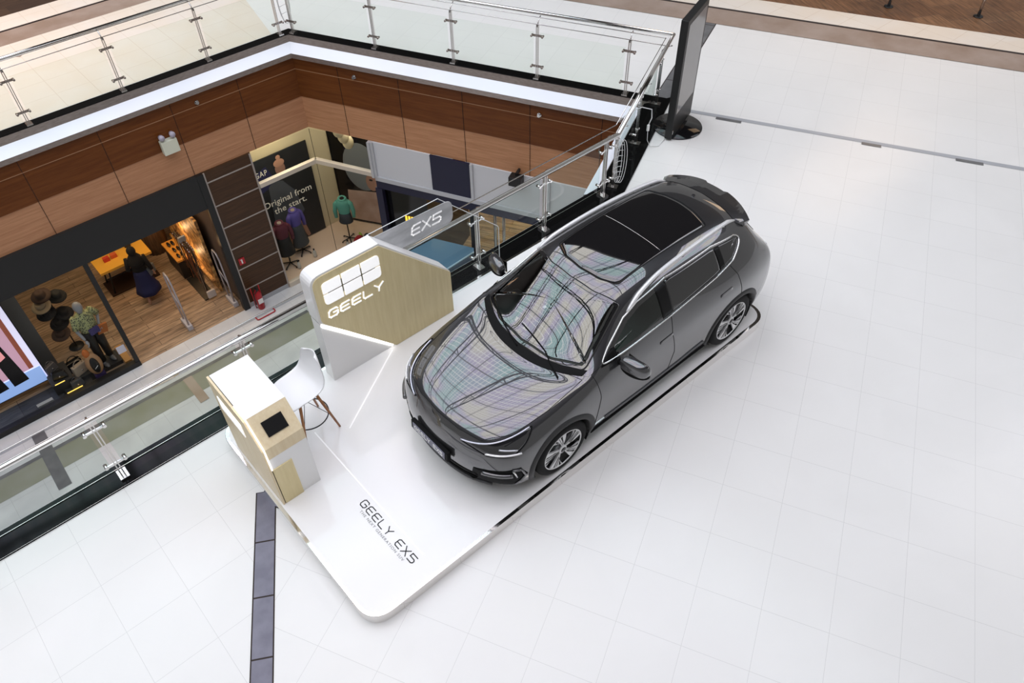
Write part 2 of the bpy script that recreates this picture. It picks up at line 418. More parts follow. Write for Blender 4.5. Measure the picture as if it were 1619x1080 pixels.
def right_band(name, t0, t1, m, z):
    a = PC + E2 * (t0 - PC.dot(E2)); b = PC + E2 * (t1 - PC.dot(E2))
    # run from s=-4 to s=16 along D3
    sa = a + D3 * -3.5; sb = a + D3 * 18; sc = b + D3 * 18; sd = b + D3 * -3.5
    return slab(name, [sa[:2], sb[:2], sc[:2], sd[:2]], m, z)
right_band('trim_5', 11.08, 11.78, W['brown_band'], .008)
right_band('trim_6', 11.76, 11.83, W['line'], .010)
right_band('trim_7', 11.83, 12.46, W['peach'], .009)
right_band('floor_restaurant', 12.46, 20, W['brown_slate'], .0095)
# expansion joint strip with its dark inserts
def strip(name, a, b, w, m, z=.004):
    a = Vector((*a, 0)); b = Vector((*b, 0)); s = (b - a).cross(Vector((0, 0, 1))).normalized() * w / 2
    return slab(name, [(a - s)[:2], (b - s)[:2], (b + s)[:2], (a + s)[:2]], m, z)
strip('trim_8', (6.62, 3.95), (10.6, -3.5), .095, W['greypanel'], .004)
dq = Vector((4.0, -7.45, 0)).normalized(); pq = Vector((-dq.y, dq.x, 0))
for i, (t, ln) in enumerate(((.62, .42), (2.95, .30), (4.35, .40), (6.4, .4))):
    a = Vector((6.62, 3.95, 0)) + dq * t - pq * .075; strip('trim_%d' % (9 + i), a[:2], (a + dq * ln)[:2], .075, W['inlay_dark'], .006)
# violet grey stone inlay running under the stage, and the dark one beside the screen
def inlay(name, a, b, w, n, mats, z):
    a = Vector((*a, 0)); b = Vector((*b, 0)); d = (b - a).normalized(); L = (b - a).length; s = d.cross(Vector((0, 0, 1))) * w / 2
    bm = B(); g = .008
    poly(bm, [p + Vector((0, 0, z - .001)) for p in (a - s * 1.14, b - s * 1.14, b + s * 1.14, a + s * 1.14)], 1)
    for i in range(n):
        p, q = a + d * (L * i / n + g), a + d * (L * (i + 1) / n - g)
        poly(bm, [x + Vector((0, 0, z)) for x in (p - s, q - s, q + s, p + s)], 0)
    for f in bm.faces:
        f.normal_update()
        if f.normal.z < 0: f.normal_flip()
    return struct(name, bm, mats, norm=False)
inlay('trim_14', (-2.44, 1.93), (-4.55, -1.66), .185, 7, (W['inlay'], W['groove']), .004)
inlay('trim_15', (6.55, 4.35), (10.2, 5.96), .24, 5, (W['inlay_dark'], W['groove']), .004)

# black granite kerbs, fascias
kerb = {0: (-.12, .08), 1: (-.12, .08), 2: (-.20, .20), 3: (-.15, .18)}
for i, nme in enumerate(('left', 'back', 'right', 'front')):
    o0, o1 = kerb[i]
    bm = B(); band(bm, i, [(o0, 0), (o0, .018), (o1, .018), (o1, -.02)])
    struct('baseboard_' + nme, bm, W['black_gran'])
    bm = B()
    s = o1
    band(bm, i, [(s, .004), (s + .015, .004), (s + .05, -.115)], 0)
    band(bm, i, [(s + .05, -.115), (s + .25, -.247)], 1)
    band(bm, i, [(s + .25, -.247), (s + .25, -.345), (s + .17, -.385)], 0)
    band(bm, i, [(s + .17, -.385), (s + .17, -1.22), (s + .155, -1.225)], 2)
    band(bm, i, [(s + .155, -1.225), (s + .155, -1.95), (-.6, -1.95)], 3)
    struct('wall_' + nme, bm, (W['bronze'], W['ledge'], W['wood_dark_b' if nme == 'back' else 'wood_dark'], W['wood_light_b' if nme == 'back' else 'wood_light']))
bm = B(); tube(bm, [inset(4, .11) + Vector((0, 0, .024)), inset(3, .11) + Vector((0, 0, .024))], .006, 6); struct('trim_26', bm, W['steel_b'])
bm = B(); tube(bm, [inset(4, -.145) + Vector((0, 0, .016)), inset(3, -.145) + Vector((0, 0, .016))], .003, 6); struct('trim_27', bm, W['steel'])
# panel joints in the fascia
def joints(name, i, xs, y=None):
    bm = B()
    for s, z0, z1 in xs:
        if i == 0: a = Vector((s, 11.08 - .253, 0)); d = Vector((1, 0, 0)); nn = Vector((0, -1, 0))
        else: a = FR(s, .253, 0); d = D3; nn = N3
        sh = -.012 if z0 <= -1.24 else 0
        obox(bm, a + nn * sh + Vector((0, 0, (z0 + z1) / 2)), d * .004, nn * .003, Vector((0, 0, (z1 - z0) / 2)))
    struct(name, bm, W['groove'])
joints('trim_16', 0, [(x, a, b) for x in (-6.4, -5.03, -3.67, -2.30, -.93, .43, 1.79) for a, b in ((-1.22, -.385), (-1.95, -1.235))])
joints('trim_17', 1, [(x, a, b) for x in (1.16, 2.50, 3.85, 5.22, 6.6) for a, b in ((-1.22, -.385), (-1.95, -1.235))])
bm = B(); band(bm, 0, [(.253, -.606), (.257, -.609), (.257, -.619), (.253, -.622)]); struct('trim_18', bm, W['groove_l'])
bm = B(); band(bm, 1, [(.253, -.606), (.257, -.609), (.257, -.619), (.253, -.622)]); struct('trim_19', bm, W['groove_l'])

# lower floor with its stone bands
bm = B(); poly(bm, [(-12, 0, LOW), (16, 0, LOW), (16, 10.8, LOW), (-12, 10.8, LOW)]); struct('floor_lower', bm, W['floor_low'])
slab('trim_20', [(-12, 9.2), (1.5, 9.2), (1.5, 9.74), (-12, 9.74)], noisy('olive_stone', (.25, .25, .17), (.31, .31, .26), nscale=1.2, rough=.4), LOW + .004)
slab('trim_21', [(-12, 9.74), (1.5, 9.74), (1.5, 9.83), (-12, 9.83)], W['inlay_dark'], LOW + .006)
slab('trim_22', [(-12, 10.36), (2.5, 10.36), (2.5, 10.42), (-12, 10.42)], W['greypanel'], LOW + .006)
slab('trim_23', [(-4.62, 8.74), (-4.37, 8.74), (-4.33, 10.4), (-4.58, 10.4)], W['inlay_dark'], LOW + .009)
slab('trim_24', [(-1.62, 8.9), (-1.42, 8.9), (-1.42, 9.75), (-1.62, 9.75)], W['brown_band'], LOW + .009)
# store floors behind the shop fronts
bm = B(); poly(bm, [(-8, 10.80, LOW + .004), (.5, 10.80, LOW + .004), (.5, 17, LOW + .004), (-8, 17, LOW + .004)])
struct('floor_store', bm, plank_mat('store_oak_planks', (.32, .215, .135), (.44, .31, .20), ang=0, cw=1.5, ch=.17))
bm = B(); a, b = FR(1.62, .2, LOW + .012), FR(9.5, .2, LOW + .012); poly(bm, [a, b, b + E2 * 7, a + E2 * 7])
struct('floor_cafe', bm, plank_mat('cafe_planks', (.36, .22, .12), (.46, .33, .20), ang=math.radians(60), cw=1.4, ch=.15))
# store shell: back, side walls and ceilings
def wallq(name, pts, m): bm = B(); poly(bm, pts); return struct(name, bm, m)
wallq('wall_store_back', [(-8, 16.5, LOW), (.5, 16.5, LOW), (.5, 16.5, -1.95), (-8, 16.5, -1.95)], mat('store_wall', (.12, .08, .05), .7))
wallq('wall_store_side', [(.5, 10.85, LOW), (.5, 16.5, LOW), (.5, 16.5, -1.95), (.5, 10.85, -1.95)], mat('store_side_wall', (.10, .07, .055), .6))
wallq('ceiling_store', [(-8, 10.85, -1.98), (.5, 10.85, -1.98), (.5, 16.5, -1.98), (-8, 16.5, -1.98)], mat('store_ceiling', (.10, .10, .10), .8))
wallq('ceiling_cafe', [FR(1.62, -.1, -1.98), FR(9.5, -.1, -1.98), FR(9.5, -7, -1.98), FR(1.62, -7, -1.98)], mat('cafe_ceiling', (.2, .2, .2), .8))
wallq('wall_cafe_back', [FR(1.62, -6.9, LOW), FR(9.5, -6.9, LOW), FR(9.5, -6.9, -1.95), FR(1.62, -6.9, -1.95)], mat('cafe_wall', (.3, .2, .13), .7))

# left shop front: charcoal sign band, black frame and window sill
YF = 10.80
bm = B(); box(bm, -8, .42, YF - .03, YF + .12, -2.74, -1.952)
struct('wall_sign_band', bm, W['sign_black'])
bm = B()
box(bm, .42, .56, YF - .04, YF + .10, LOW, -1.952); box(bm, -2.175, -2.085, YF - .02, YF + .08, LOW, -2.74)
box(bm, -8, -2.085, YF - .03, YF + .10, LOW, LOW + .13)
struct('window_1', bm, W['black'])
for _x in (-3.35, -2.87, -2.42):
    bm = B(); box(bm, _x, _x + .13, YF + .14, YF + .22, -2.84, -2.70); tag(obj('window_spotlight', bm, W['black'], bevel=.03), 'small black spotlight under the charcoal sign band, one of a row', 'light', 'spotlights along the top of the store window')
bm = B(); box(bm, -8, -2.175, YF + .02, YF + .032, LOW + .13, -2.74); struct('window_2', bm, W['shop_glass'])
# brown panelled pilaster
bm = B(); box(bm, .56, 1.62, YF + .0, YF + .1, LOW + .12, -1.952, 0); box(bm, .56, 1.62, YF - .01, YF + .1, LOW, LOW + .12, 2)
for z in (-2.2, -2.79, -3.37, -3.96, -4.56, -5.15): box(bm, .60, 1.60, YF - .006, YF, z - .014, z + .014, 1)
for x in (.56, 1.585): box(bm, x, x + .035, YF - .02, YF, LOW, -1.952, 1)
struct('wall_pilaster', bm, (wood('smoked_oak_panel', (.045, .022, .010), (.085, .040, .018), 'X', .35), mat('pilaster_trim', (.38, .33, .29), .4), W['greypanel']))
# corner clothing window
CO = .28
cA = Vector((1.62, YF, 0)); cC = inset(1, CO); cB = FR(1.60, CO, 0)
def wq(bm, a, b, z0, z1, t=.03, mi=0, out=0.):
    d = (b - a).normalized(); n = Vector((d.y, -d.x, 0))
    obox(bm, (a + b) / 2 + n * out + Vector((0, 0, (z0 + z1) / 2)), (b - a) / 2, n * t / 2, Vector((0, 0, (z1 - z0) / 2)), mi)
bm = B()
for z0, z1 in ((-2.80, -2.70),): wq(bm, cA, cC, z0, z1, .10); wq(bm, cC, cB, z0, z1, .10)
for p, q in ((cA, cC), (cC, cB)): wq(bm, p, q, LOW, LOW + .13, .10)
d = (cB - cC).normalized()
wq(bm, cB - d * .0, cB + d * .06, LOW + 2.85, -1.952, .1, 1)
struct('window_3', bm, (mat('cream_aluminium', (.62, .55, .45), .4), W['alu']))
bm = B(); wq(bm, cA, cC, LOW + .13, -1.952, .012); wq(bm, cC, cB, LOW + .13, -1.952, .012); struct('window_4', bm, W['shop_glass'])
bm = B()
tube(bm, [cC + Vector((0, -.012, LOW + .1)), cC + Vector((0, -.012, -1.96))], .006, 6); struct('trim_25', bm, W['groove'])
# window interior: floor, back walls
bm = B(); poly(bm, [(1.62, 10.8, LOW + .10), tuple(cC + Vector((0, 0, LOW + .10))), tuple(cB + Vector((0, 0, LOW + .10))), tuple(FR(1.6, -1.3, LOW + .10)), (4.0, 12.1, LOW + .1), (1.62, 12.1, LOW + .10)])
struct('floor_window_display', bm, mat('cream_floor', (.66, .50, .38), .4))
bm = B(); poly(bm, [(1.62, 12.05, LOW), (4.0, 12.05, LOW), (4.0, 12.05, -1.9), (1.62, 12.05, -1.9)]); poly(bm, [(1.64, 10.85, LOW), (1.64, 12.05, LOW), (1.64, 12.05, -1.9), (1.64, 10.85, -1.9)])
poly(bm, [FR(1.62, .2, LOW), FR(1.62, -2.5, LOW), FR(1.62, -2.5, -1.9), FR(1.62, .2, -1.9)])
a, b = Vector((4.0, 12.05, 0)), FR(1.62, -1.35, 0)
poly(bm, [a + Vector((0, 0, LOW)), b + Vector((0, 0, LOW)), b + Vector((0, 0, -1.9)), a + Vector((0, 0, -1.9))])
struct('wall_window_display', bm, W['cream'])

# right hand lower shop front
def frq(bm, s0, s1, z0, z1, off=.25, t=.04, mi=0): wq(bm, FR(s0, off, 0), FR(s1, off, 0), z0, z1, t, mi)
bm = B()
frq(bm, 1.68, 3.04, -2.80, -1.952, .25, .03, 0); frq(bm, 3.04, 3.92, -2.80, -1.952, .262, .04, 1); frq(bm, 4.0, 5.62, -2.80, -1.952, .25, .03, 0)
for s in (1.66, 3.94, 5.6): frq(bm, s, s + .06, -2.9, -1.952, .27, .07, 2)
frq(bm, 1.66, 5.66, -2.90, -2.80, .27, .07, 2)
frq(bm, 1.66, 5.62, -3.10, -2.90, .24, .10, 1)
frq(bm, 1.62, 1.78, LOW, -3.10, .24, .12, 1); frq(bm, 3.86, 3.98, LOW, -3.10, .22, .10, 3)
frq(bm, 5.52, 5.66, LOW, -3.1, .22, .1, 2); frq(bm, 5.66, 7.6, -2.9, -1.952, .25, .04, 0); frq(bm, 5.66, 7.6, LOW, -2.9, .2, .04, 4)
struct('wall_cafe_front', bm, (W['palepanel'], W['navy'], W['alu'], W['black'], W['cream']))
# black portal wall inside the cafe, holds the gold emblem
bm = B(); a, b = FR(1.64, .10, 0), FR(2.78, .10, 0)
wq(bm, a, b, LOW, -3.1, .06); wq(bm, FR(2.78, .2, 0), FR(2.78, -1.8, 0), LOW, -3.1, .06)
struct('wall_cafe_portal', bm, W['blackg'])

# ceiling with the big skylight above the hall
SK = (-13.5, 9.3, -5.0, 24.5); ZC = 14.5
bm = B()
for q in ((-26, SK[0], -12, 34), (SK[1], 34, -12, 34), (SK[0], SK[1], -12, SK[2]), (SK[0], SK[1], SK[3], 34)):
    poly(bm, [(q[0], q[2], ZC), (q[0], q[3], ZC), (q[1], q[3], ZC), (q[1], q[2], ZC)])
struct('ceiling', bm, mat('ceiling_paint', (.10, .09, .085), .8))
m, n, l, b_ = nm('skylight_and_fill_glow')
g = n.new('ShaderNodeNewGeometry'); sp = n.new('ShaderNodeSeparateXYZ'); l.new(g.outputs['Position'], sp.inputs[0])
J = grid_line(n, l, sp.outputs[0], sp.outputs[1], .42, .05, 0, 0)
J2 = grid_line(n, l, sp.outputs[0], sp.outputs[1], 2.52, .09, 0, 0)
nz = n.new('ShaderNodeTexNoise'); nz.inputs['Scale'].default_value = .22; nz.inputs['Detail'].default_value = 1.5; l.new(g.outputs['Position'], nz.inputs[0])
cr = n.new('ShaderNodeValToRGB'); e = cr.color_ramp.elements; e[0].position = .36; e[0].color = (.55, .84, .86, 1); e[1].position = .62; e[1].color = (1.05, 1.0, .90, 1)
x = e.new(.44); x.color = (.62, .74, .90, 1); x = e.new(.52); x.color = (.80, .72, 1.0, 1)
l.new(nz.outputs[0], cr.inputs[0])
c_ = mixc(n, l, J, cr.outputs[0], (1.45, 1.45, 1.45)); c_ = mixc(n, l, J2, c_, (.22, .22, .25))
l.new(c_, b_.inputs['Emission Color']); b_.inputs['Emission Strength'].default_value = 2.9
b_.inputs['Base Color'].default_value = (.3, .3, .3, 1)
bm = B(); poly(bm, [(SK[0], SK[2], ZC + .3), (SK[0], SK[3], ZC + .3), (SK[1], SK[3], ZC + .3), (SK[1], SK[2], ZC + .3)])
poly(bm, [(14.5, -18, ZC - .1), (14.5, -2, ZC - .1), (28, -2, ZC - .1), (28, -18, ZC - .1)])  # unseen second glowing panel, added to brighten the floor on the right
struct('ceiling_skylight_and_fill', bm, m)
# bowed roof trusses under the glazing
def truss(x0, y0, x1, y1, bow, ang=0):
    bm = B(); a = Vector((x0, y0, ZC - .25)); b = Vector((x1, y1, ZC - .25)); N = 10; top = []; bot = []
    for i in range(N + 1):
        t = i / N; p = a.lerp(b, t); top.append(p); bot.append(p - Vector((0, 0, .25 + bow * math.sin(PI * t))))
    tube(bm, top, .10, 6); tube(bm, bot, .10, 6)
    for i in range(N): tube(bm, [top[i], bot[i + 1]], .045, 5); tube(bm, [bot[i + 1], top[i + 1]], .045, 5)
    o = obj('roof_truss', bm, W['truss']); return o
W['truss'] = mat('truss_paint', (.03, .03, .03), .5)
for i, (q, lab) in enumerate((((-13.5, 22.6, 9.3, 18.6, 1.2), 'dark bowed steel roof truss nearest the far edge of the skylight'), ((-13.5, 15.9, 9.3, 12.0, 1.2), 'dark bowed steel roof truss second from the far skylight edge'),
        ((-13.5, 9.2, 9.3, 5.4, 1.2), 'dark bowed steel roof truss crossing the middle of the skylight'), ((-13.5, 2.8, 9.3, -1.0, 1.2), 'dark bowed steel roof truss second from the near skylight edge'), ((-5.5, -5, -2.5, 24.5, 1.0), 'dark bowed steel roof truss crossing the others above the stage'), ((3.0, -5, 5.5, 24.5, 1.0), 'dark bowed steel roof truss above the car tail'))):
    tag(truss(*q), lab, 'truss', 'roof trusses under the skylight')
# upper gallery walls above the far sides, out of frame but mirrored in the car
bm = B(); poly(bm, [(-20, 27, 0), (24, 27, 0), (24, 27, ZC), (-20, 27, ZC)])
struct('wall_gallery', bm, mat('gallery_wall', (.10, .085, .075), .7))
# ================================================================ RAILINGS
def railing(label, a, b, out, posts, glass_m, hand=None, group='glass railings round the void', pane_gap=.06):
    """a, b: post line ends; out: unit vector towards the floor side; posts: distances from a. Own Empty, parts in world coordinates"""
    a = Vector(a); b = Vector(b); d = (b - a).normalized(); out = Vector(out); Z = Vector((0, 0, 1))
    t = thing('glass_railing', label, 'railing', tuple(a), group)
    hs = hand or [a + out * .15, b + out * .15]
    bm = B(); tube(bm, [Vector(p) + Z * 1.1 for p in hs], .030, 12); obj('handrail', bm, W['steel_b'], t)
    for z, o in ((1.13, -.01), (1.0, 0.0)):
        bm = B(); tube(bm, [a + Z * z + out * o, b + Z * z + out * o], .007, 6); obj('rod', bm, W['steel'], t)
    for i in range(len(posts) - 1):
        p, q = a + d * (posts[i] + pane_gap), a + d * (posts[i + 1] - pane_gap)
        bm = B(); obox(bm, (p + q) / 2 + Z * .48 - out * .04, (q - p) / 2, out * .005, Z * .40); obj('glass_panel', bm, glass_m, t)
    for s in posts:
        c = a + d * s
        bm = B()
        for k in (-1, 1):
            obox(bm, c + d * .016 * k + Z * .50, d * .006, out * .022, Z * .49)
        obox(bm, c + Z * .03, d * .05, out * .075, Z * .014)
        tube(bm, [c + Z * .95, c + Z * 1.03 + out * .02, c + Z * 1.075 + out * .08, c + Z * 1.09 + out * .14], .011, 8)
        po = obj('post', bm, W['steel'], t)
        for z in (.24, .80):
            bm = B(); obox(bm, c + Z * z, d * .110, out * .007, Z * (.019 if glass_m is W['glass_far'] else .012))
            for k in (-1, 1):
                cyl(bm, c + d * .100 * k + Z * z - out * .05, c + d * .100 * k + Z * z + out * .020, .019, 12)
            obj('glass_clamp', bm, W['bronze'] if glass_m is W['glass_far'] else W['steel_b'], po)
    return t
railing('steel and glass railing on the void side behind the reception counter and stage', (-12, 3.13, 0), (4.05, 3.13, 0), (0, -1, 0),
        [12 - 11.73, 12 - 10.08, 12 - 8.43, 12 - 6.78, 12 - 5.13, 12 - 3.48, 12 - 1.83, 12 - .18, 12 + 1.48, 12 + 2.68, 12 + 3.87], W['glass'], hand=[(-12, 2.98, 0), (3.93, 2.98, 0)])
railing('short angled steel and glass railing beside the digital screen', (4.05, 3.13, 0), (6.55, 4.385, 0), (D3.x, D3.y, 0),
        [.10, 1.35, 2.65], W['glass'], hand=[(3.93, 2.98, 0), (6.78, 4.42, 0)])
railing('steel and glass railing along the back of the void with white floor behind', tuple(PC), (6.55, 4.385, 0), (E2.x, E2.y, 0),
        [.12, 1.96, 3.61, 5.26, 6.9], W['glass_far'], hand=[(3.32, 11.23, 0), (6.78, 4.42, 0)])
railing('steel and glass railing on the far left side of the void, peach floor behind', (-12, 11.08, 0), tuple(PC), (0, 1, 0),
        [.43, 2.08, 3.73, 5.38, 7.03, 8.53, 10.18, 11.82, 13.47, 15.0], W['glass_far'], hand=[(-12, 11.23, 0), (3.32, 11.23, 0)])

# ================================================================ CABLES AND SMALL FITTINGS ON THE RAILING
bm = B()
for k in range(3):
    o = Vector((4.02 + .02 * k, 3.02 - .02 * k, 0)); pts = []
    for i in range(25):
        a = 2 * PI * i / 24; pts.append(o + Vector((math.cos(a) * (.055 + .012 * k), -math.cos(a) * .02, .60 + math.sin(a) * .36)))
    tube(bm, pts, .0045, 6)
for i in range(7):
    z = .32 + i * .09; tube(bm, [Vector((3.97, 3.03, z)), Vector((4.02, 3.0, z + .03)), Vector((4.09, 3.0, z))], .004, 5)
tag(obj('cable_coil', bm, W['cable']), 'white cable coiled and hung on the railing corner post behind the car', 'cable')
bm = B()
for k in range(2):
    o = PC + Vector((.06, .06, 0)); pts = []
    for i in range(21):
        a = 2 * PI * i / 20; pts.append(o + Vector((math.cos(a) * (.11 + .015 * k), 0, .62 + math.sin(a) * .48)))
    tube(bm, pts, .006, 6, closed=False)
for i in range(6): z = .2 + i * .15; tube(bm, [o + Vector((-.11, 0, z)), o + Vector((0, -.03, z + .03)), o + Vector((.11, 0, z))], .005, 5)
tag(obj('cable_coil', bm, W['cable']), 'pale cable looped on the corner post at the back left of the void', 'cable')
t = thing('power_cable', 'white mains cable with plug trailing from the railing to the screen base', 'cable', (5.35, 3.75, 0))
bm = B()
tube(bm, [(5.05, 3.95, .42), (5.1, 3.8, .62), (5.25, 3.68, .70), (5.42, 3.62, .62), (5.42, 3.60, .48), (5.36, 3.6, .38)], .008, 8)
tube(bm, [(5.36, 3.6, .28), (5.35, 3.58, .12), (5.36, 3.52, .03), (5.5, 3.45, .008), (5.72, 3.52, .008)], .005, 6); obj('wire', bm, W['cable'], t)
bm = B(); obox(bm, (5.36, 3.6, .33), (.02, 0, 0), (0, .016, 0), (0, 0, .055)); obj('plug', bm, W['white'], t, bevel=.006)

# digital totem
td = Vector((.938, .346, 0)); tn = Vector((td.y, -td.x, 0)); tc = Vector((6.17, 3.63, 0))
t = thing('screen_totem', 'tall black digital screen on a round black base beside the railing', 'screen', tuple(tc))
bm = B(); lathe(bm, [(.40, 0.005), (.405, .012), (.40, .022), (.02, .026), (0, .026)], tuple(tc), n=48); obj('base', bm, W['blackg'], t)
bm = B(); obox(bm, tc + Vector((0, 0, 1.0)), td * .47, tn * .058, Vector((0, 0, .975))); obj('housing', bm, W['black'], t, bevel=.008)
bm = B(); obox(bm, tc + tn * .0595 + Vector((0, 0, 1.17)), td * .40, tn * .002, Vector((0, 0, .72))); obj('display', bm, mat('display_reflection_grey', (.16, .16, .165), .12, spec=.6), t)  # grey of the screen's reflection is put into its base colour
bm = B(); obox(bm, tc + tn * .061 - td * .44 + Vector((0, 0, .15)), td * .01, tn * .004, Vector((0, 0, .03))); obj('key_lock', bm, W['steel_b'], t)

# fascia fittings
def em_light():
    t = thing('emergency_light', 'white twin-headed emergency light on the dark wood fascia', 'light', (.15, 10.80, -1.1))
    bm = B(); box(bm, 0.0, .31, 10.70, 10.825, -1.26, -.98); obj('battery_box', bm, mat('ivory_plastic', (.72, .74, .60), .5), t, bevel=.012)
    for x in (.05, .26):
        bm = B(); cyl(bm, (x, 10.76, -.98), (x, 10.76, -.92), .012); lathe(bm, [(.0, .05), (.045, .04), (.055, -.02), (.05, -.05), (.0, -.055)], (x, 10.73, -.89), 'Y', 16); obj('lamp_head', bm, mat('lamp_lens', (.45, .42, .50), .2), t)
em_light()
for p, nn, lab in (((.92, 10.82, -.53), Vector((0, -1, 0)), 'small round sprinkler on the left wood fascia'), (tuple(FR(1.54, .256, -.53)), N3, 'small round sprinkler on the right wood fascia near the corner'), (tuple(FR(5.41, .256, -.55)), N3, 'small round sprinkler on the right wood fascia near the angled railing')):
    bm = B(); p = Vector(p); cyl(bm, p, p + nn * .015, .04, 16); cyl(bm, p + nn * .015, p + nn * .05, .018, 10); cyl(bm, p + nn * .05, p + nn * .056, .03, 12)
    tag(obj('sprinkler', bm, W['steel_b']), lab, 'sprinkler', 'sprinklers on the wood fascia')
t = thing('spotlight', 'black box spotlight hanging under the light wood fascia', 'light', tuple(FR(5.0, .42, -1.9)))
bm = B(); obox(bm, FR(5.0, .42, -1.98), D3 * .13, N3 * .10, Vector((0, 0, .10))); obj('housing', bm, W['black'], t, bevel=.01)
bm = B(); obox(bm, FR(5.0, .33, -1.85), D3 * .02, N3 * .09, Vector((0, 0, .03))); obj('bracket', bm, W['black'], t)
# ================================================================ STAGE
G0 = .135
def rrect(x0, x1, y0, y1, r, n=8):
    return rounded([(x0, y0), (x1, y0), (x1, y1), (x0, y1)], r, n)
st = thing('display_stage', 'low white glossy stage with steel edge that the grey car stands on', 'platform', (.5, 1.4, 0))
O = rrect(-2.462, 3.50, -.080, 2.90, .26); I = rrect(-2.425, 3.463, -.043, 2.863, .24)
bm = B(); prism(bm, [(x, y, .003) for x, y in I], (0, 0, G0 - .004)); obj('deck', bm, W['white_gloss'], st)
bm = B(); N = len(O); a = [[bm.verts.new((x, y, z)) for x, y in P_] for P_, z in ((O, .001), (O, G0 - .004), ([(p[0] * .999 + .0005, p[1] * .999 + .001) for p in O], G0), (I, G0), (I, .05))]
for k in range(4):
    for i in range(N): j = (i + 1) % N; f = bm.faces.new((a[k][i], a[k][j], a[k + 1][j], a[k + 1][i]))
obj('edge_trim', bm, mat('mirror_steel', (.82, .80, .78), .09, 1.0), st)
def ledline(p, q, w=.010):
    bm = B(); ribbon(bm, [(p[0], p[1], G0 + .0004), (q[0], q[1], G0 + .0004)], w, .0012); obj('light_strip', bm, mat('floor_led', (1, 1, 1), .3, emit=(1, 1, 1), es=.22), st)
ledline((-1.683, 2.145), (-1.683, .175)); ledline((-.33, 2.58), (-1.364, 1.938))
bm = B(); mt = basis((-1.822, 1.062, G0 + .0006), (0, -1, 0), (1, 0, 0))
wl = (.885 - 8 * .030) / 8.7
letters(bm, 'GEELY', mt, .078, wl, .030, .0105, ext=.0012)
o = obj('lettering', bm, W['text_dark'], st)
bm = B(); letters(bm, 'EX5', mt @ Matrix.Translation((5.7 * wl + 6 * .030, 0, 0)), .078, wl, .030, .0105, ext=.0012); obj('lettering', bm, W['text_dark'], st)
textmesh('small_lettering', 'THE NEXT GENERATION SUV', .040, basis((-1.862, .622, G0 + .0008), (0, -1, 0), (1, 0, 0)), W['text_grey'], st, ext=.0004, space=1.22, sx=1.17)

# ================================================================ BRANDED HEXAGONAL WALL
YB = 2.62
bd = thing('logo_display_wall', 'tan hexagonal display wall with white backlit panels and lettering beside the car', 'display board', (-.2, 2.75, G0))
hexa = [(-1.115, 1.715), (-.25, 1.715), (.645, .80), (.645, G0), (-.25, G0), (-1.115, 1.06)]
hr = [.14, .02, .10, .0, .0, .12]
H = rounded(hexa, hr)
bm = B(); prism(bm, [(x, YB, z) for x, z in H], (0, .20, 0)); obj('frame', bm, W['white'], bd)
def inner(P_, d):
    cx = sum(p[0] for p in P_) / len(P_); cz = sum(p[1] for p in P_) / len(P_); out = []
    for i, p in enumerate(P_):
        a, b = Vector(P_[i - 1]), Vector(P_[(i + 1) % len(P_)]); t = (b - a).normalized(); nrm = Vector((-t.y, t.x)); c = Vector((cx, cz)) - Vector(p)
        if nrm.dot(c) < 0: nrm = -nrm
        out.append((p[0] + nrm.x * d, p[1] + nrm.y * d))
    return out
hf = rounded([(-1.085, 1.69), (-.255, 1.69), (.640, .785), (.640, G0 + .002), (-.245, G0 + .002), (-1.085, 1.085)], [.12, .02, .02, 0, .06, .10])
bm = B(); prism(bm, [(x, YB - .010, z) for x, z in hf], (0, .012, 0)); obj('face_panel', bm, W['oak'], bd)
# recessed white base under the slanted edge
bm = B(); prism(bm, [(-1.11, YB + .012, G0), (-.30, YB + .012, G0), (-.34, YB + .012, .26), (-1.06, YB + .012, 1.0), (-1.11, YB + .012, 1.06)], (0, .18, 0)); obj('base', bm, W['white'], bd)
bm = B(); prism(bm, [(-1.10, YB - .006, 1.075), (-.27, YB - .006, .20), (-.30, YB - .006, .15), (-1.10, YB - .006, 1.02)], (0, .03, 0)); obj('light_strip', bm, W['led'], bd)
# six-pane emblem, the outer panes rounded
panes = []
ex0, ex1, ez0, ez1 = -.995, -.283, 1.295, 1.595
w3 = (ex1 - ex0 - .036) / 3; h2 = (ez1 - ez0 - .020) / 2
bm = B(); box(bm, ex0 + .06, ex1 - .06, YB - .0125, YB - .0105, ez0 + .06, ez1 - .06); obj('emblem_backing', bm, mat('olive_backing', (.10, .085, .04), .6), bd)
for i in range(3):
    for j in range(2):
        x0 = ex0 + i * (w3 + .018); z0 = ez0 + j * (h2 + .020)
        r = [.004] * 4
        if i == 0: r[3 if j else 0] = .05
        if i == 2: r[2 if j else 1] = .05
        P_ = rounded([(x0, z0), (x0 + w3, z0), (x0 + w3, z0 + h2), (x0, z0 + h2)], r, 5)
        bm = B(); prism(bm, [(x, YB - .022, z) for x, z in P_], (0, .012, 0)); obj('emblem_pane', bm, W['led_w'], bd)
bm = B(); letters(bm, 'GEELY', basis((-.995, YB - .012, 1.105), (1, 0, 0), (0, 0, 1)), .100, .112, .036, .015, ext=.010, slant=.12); obj('lettering', bm, W['led_w'], bd)
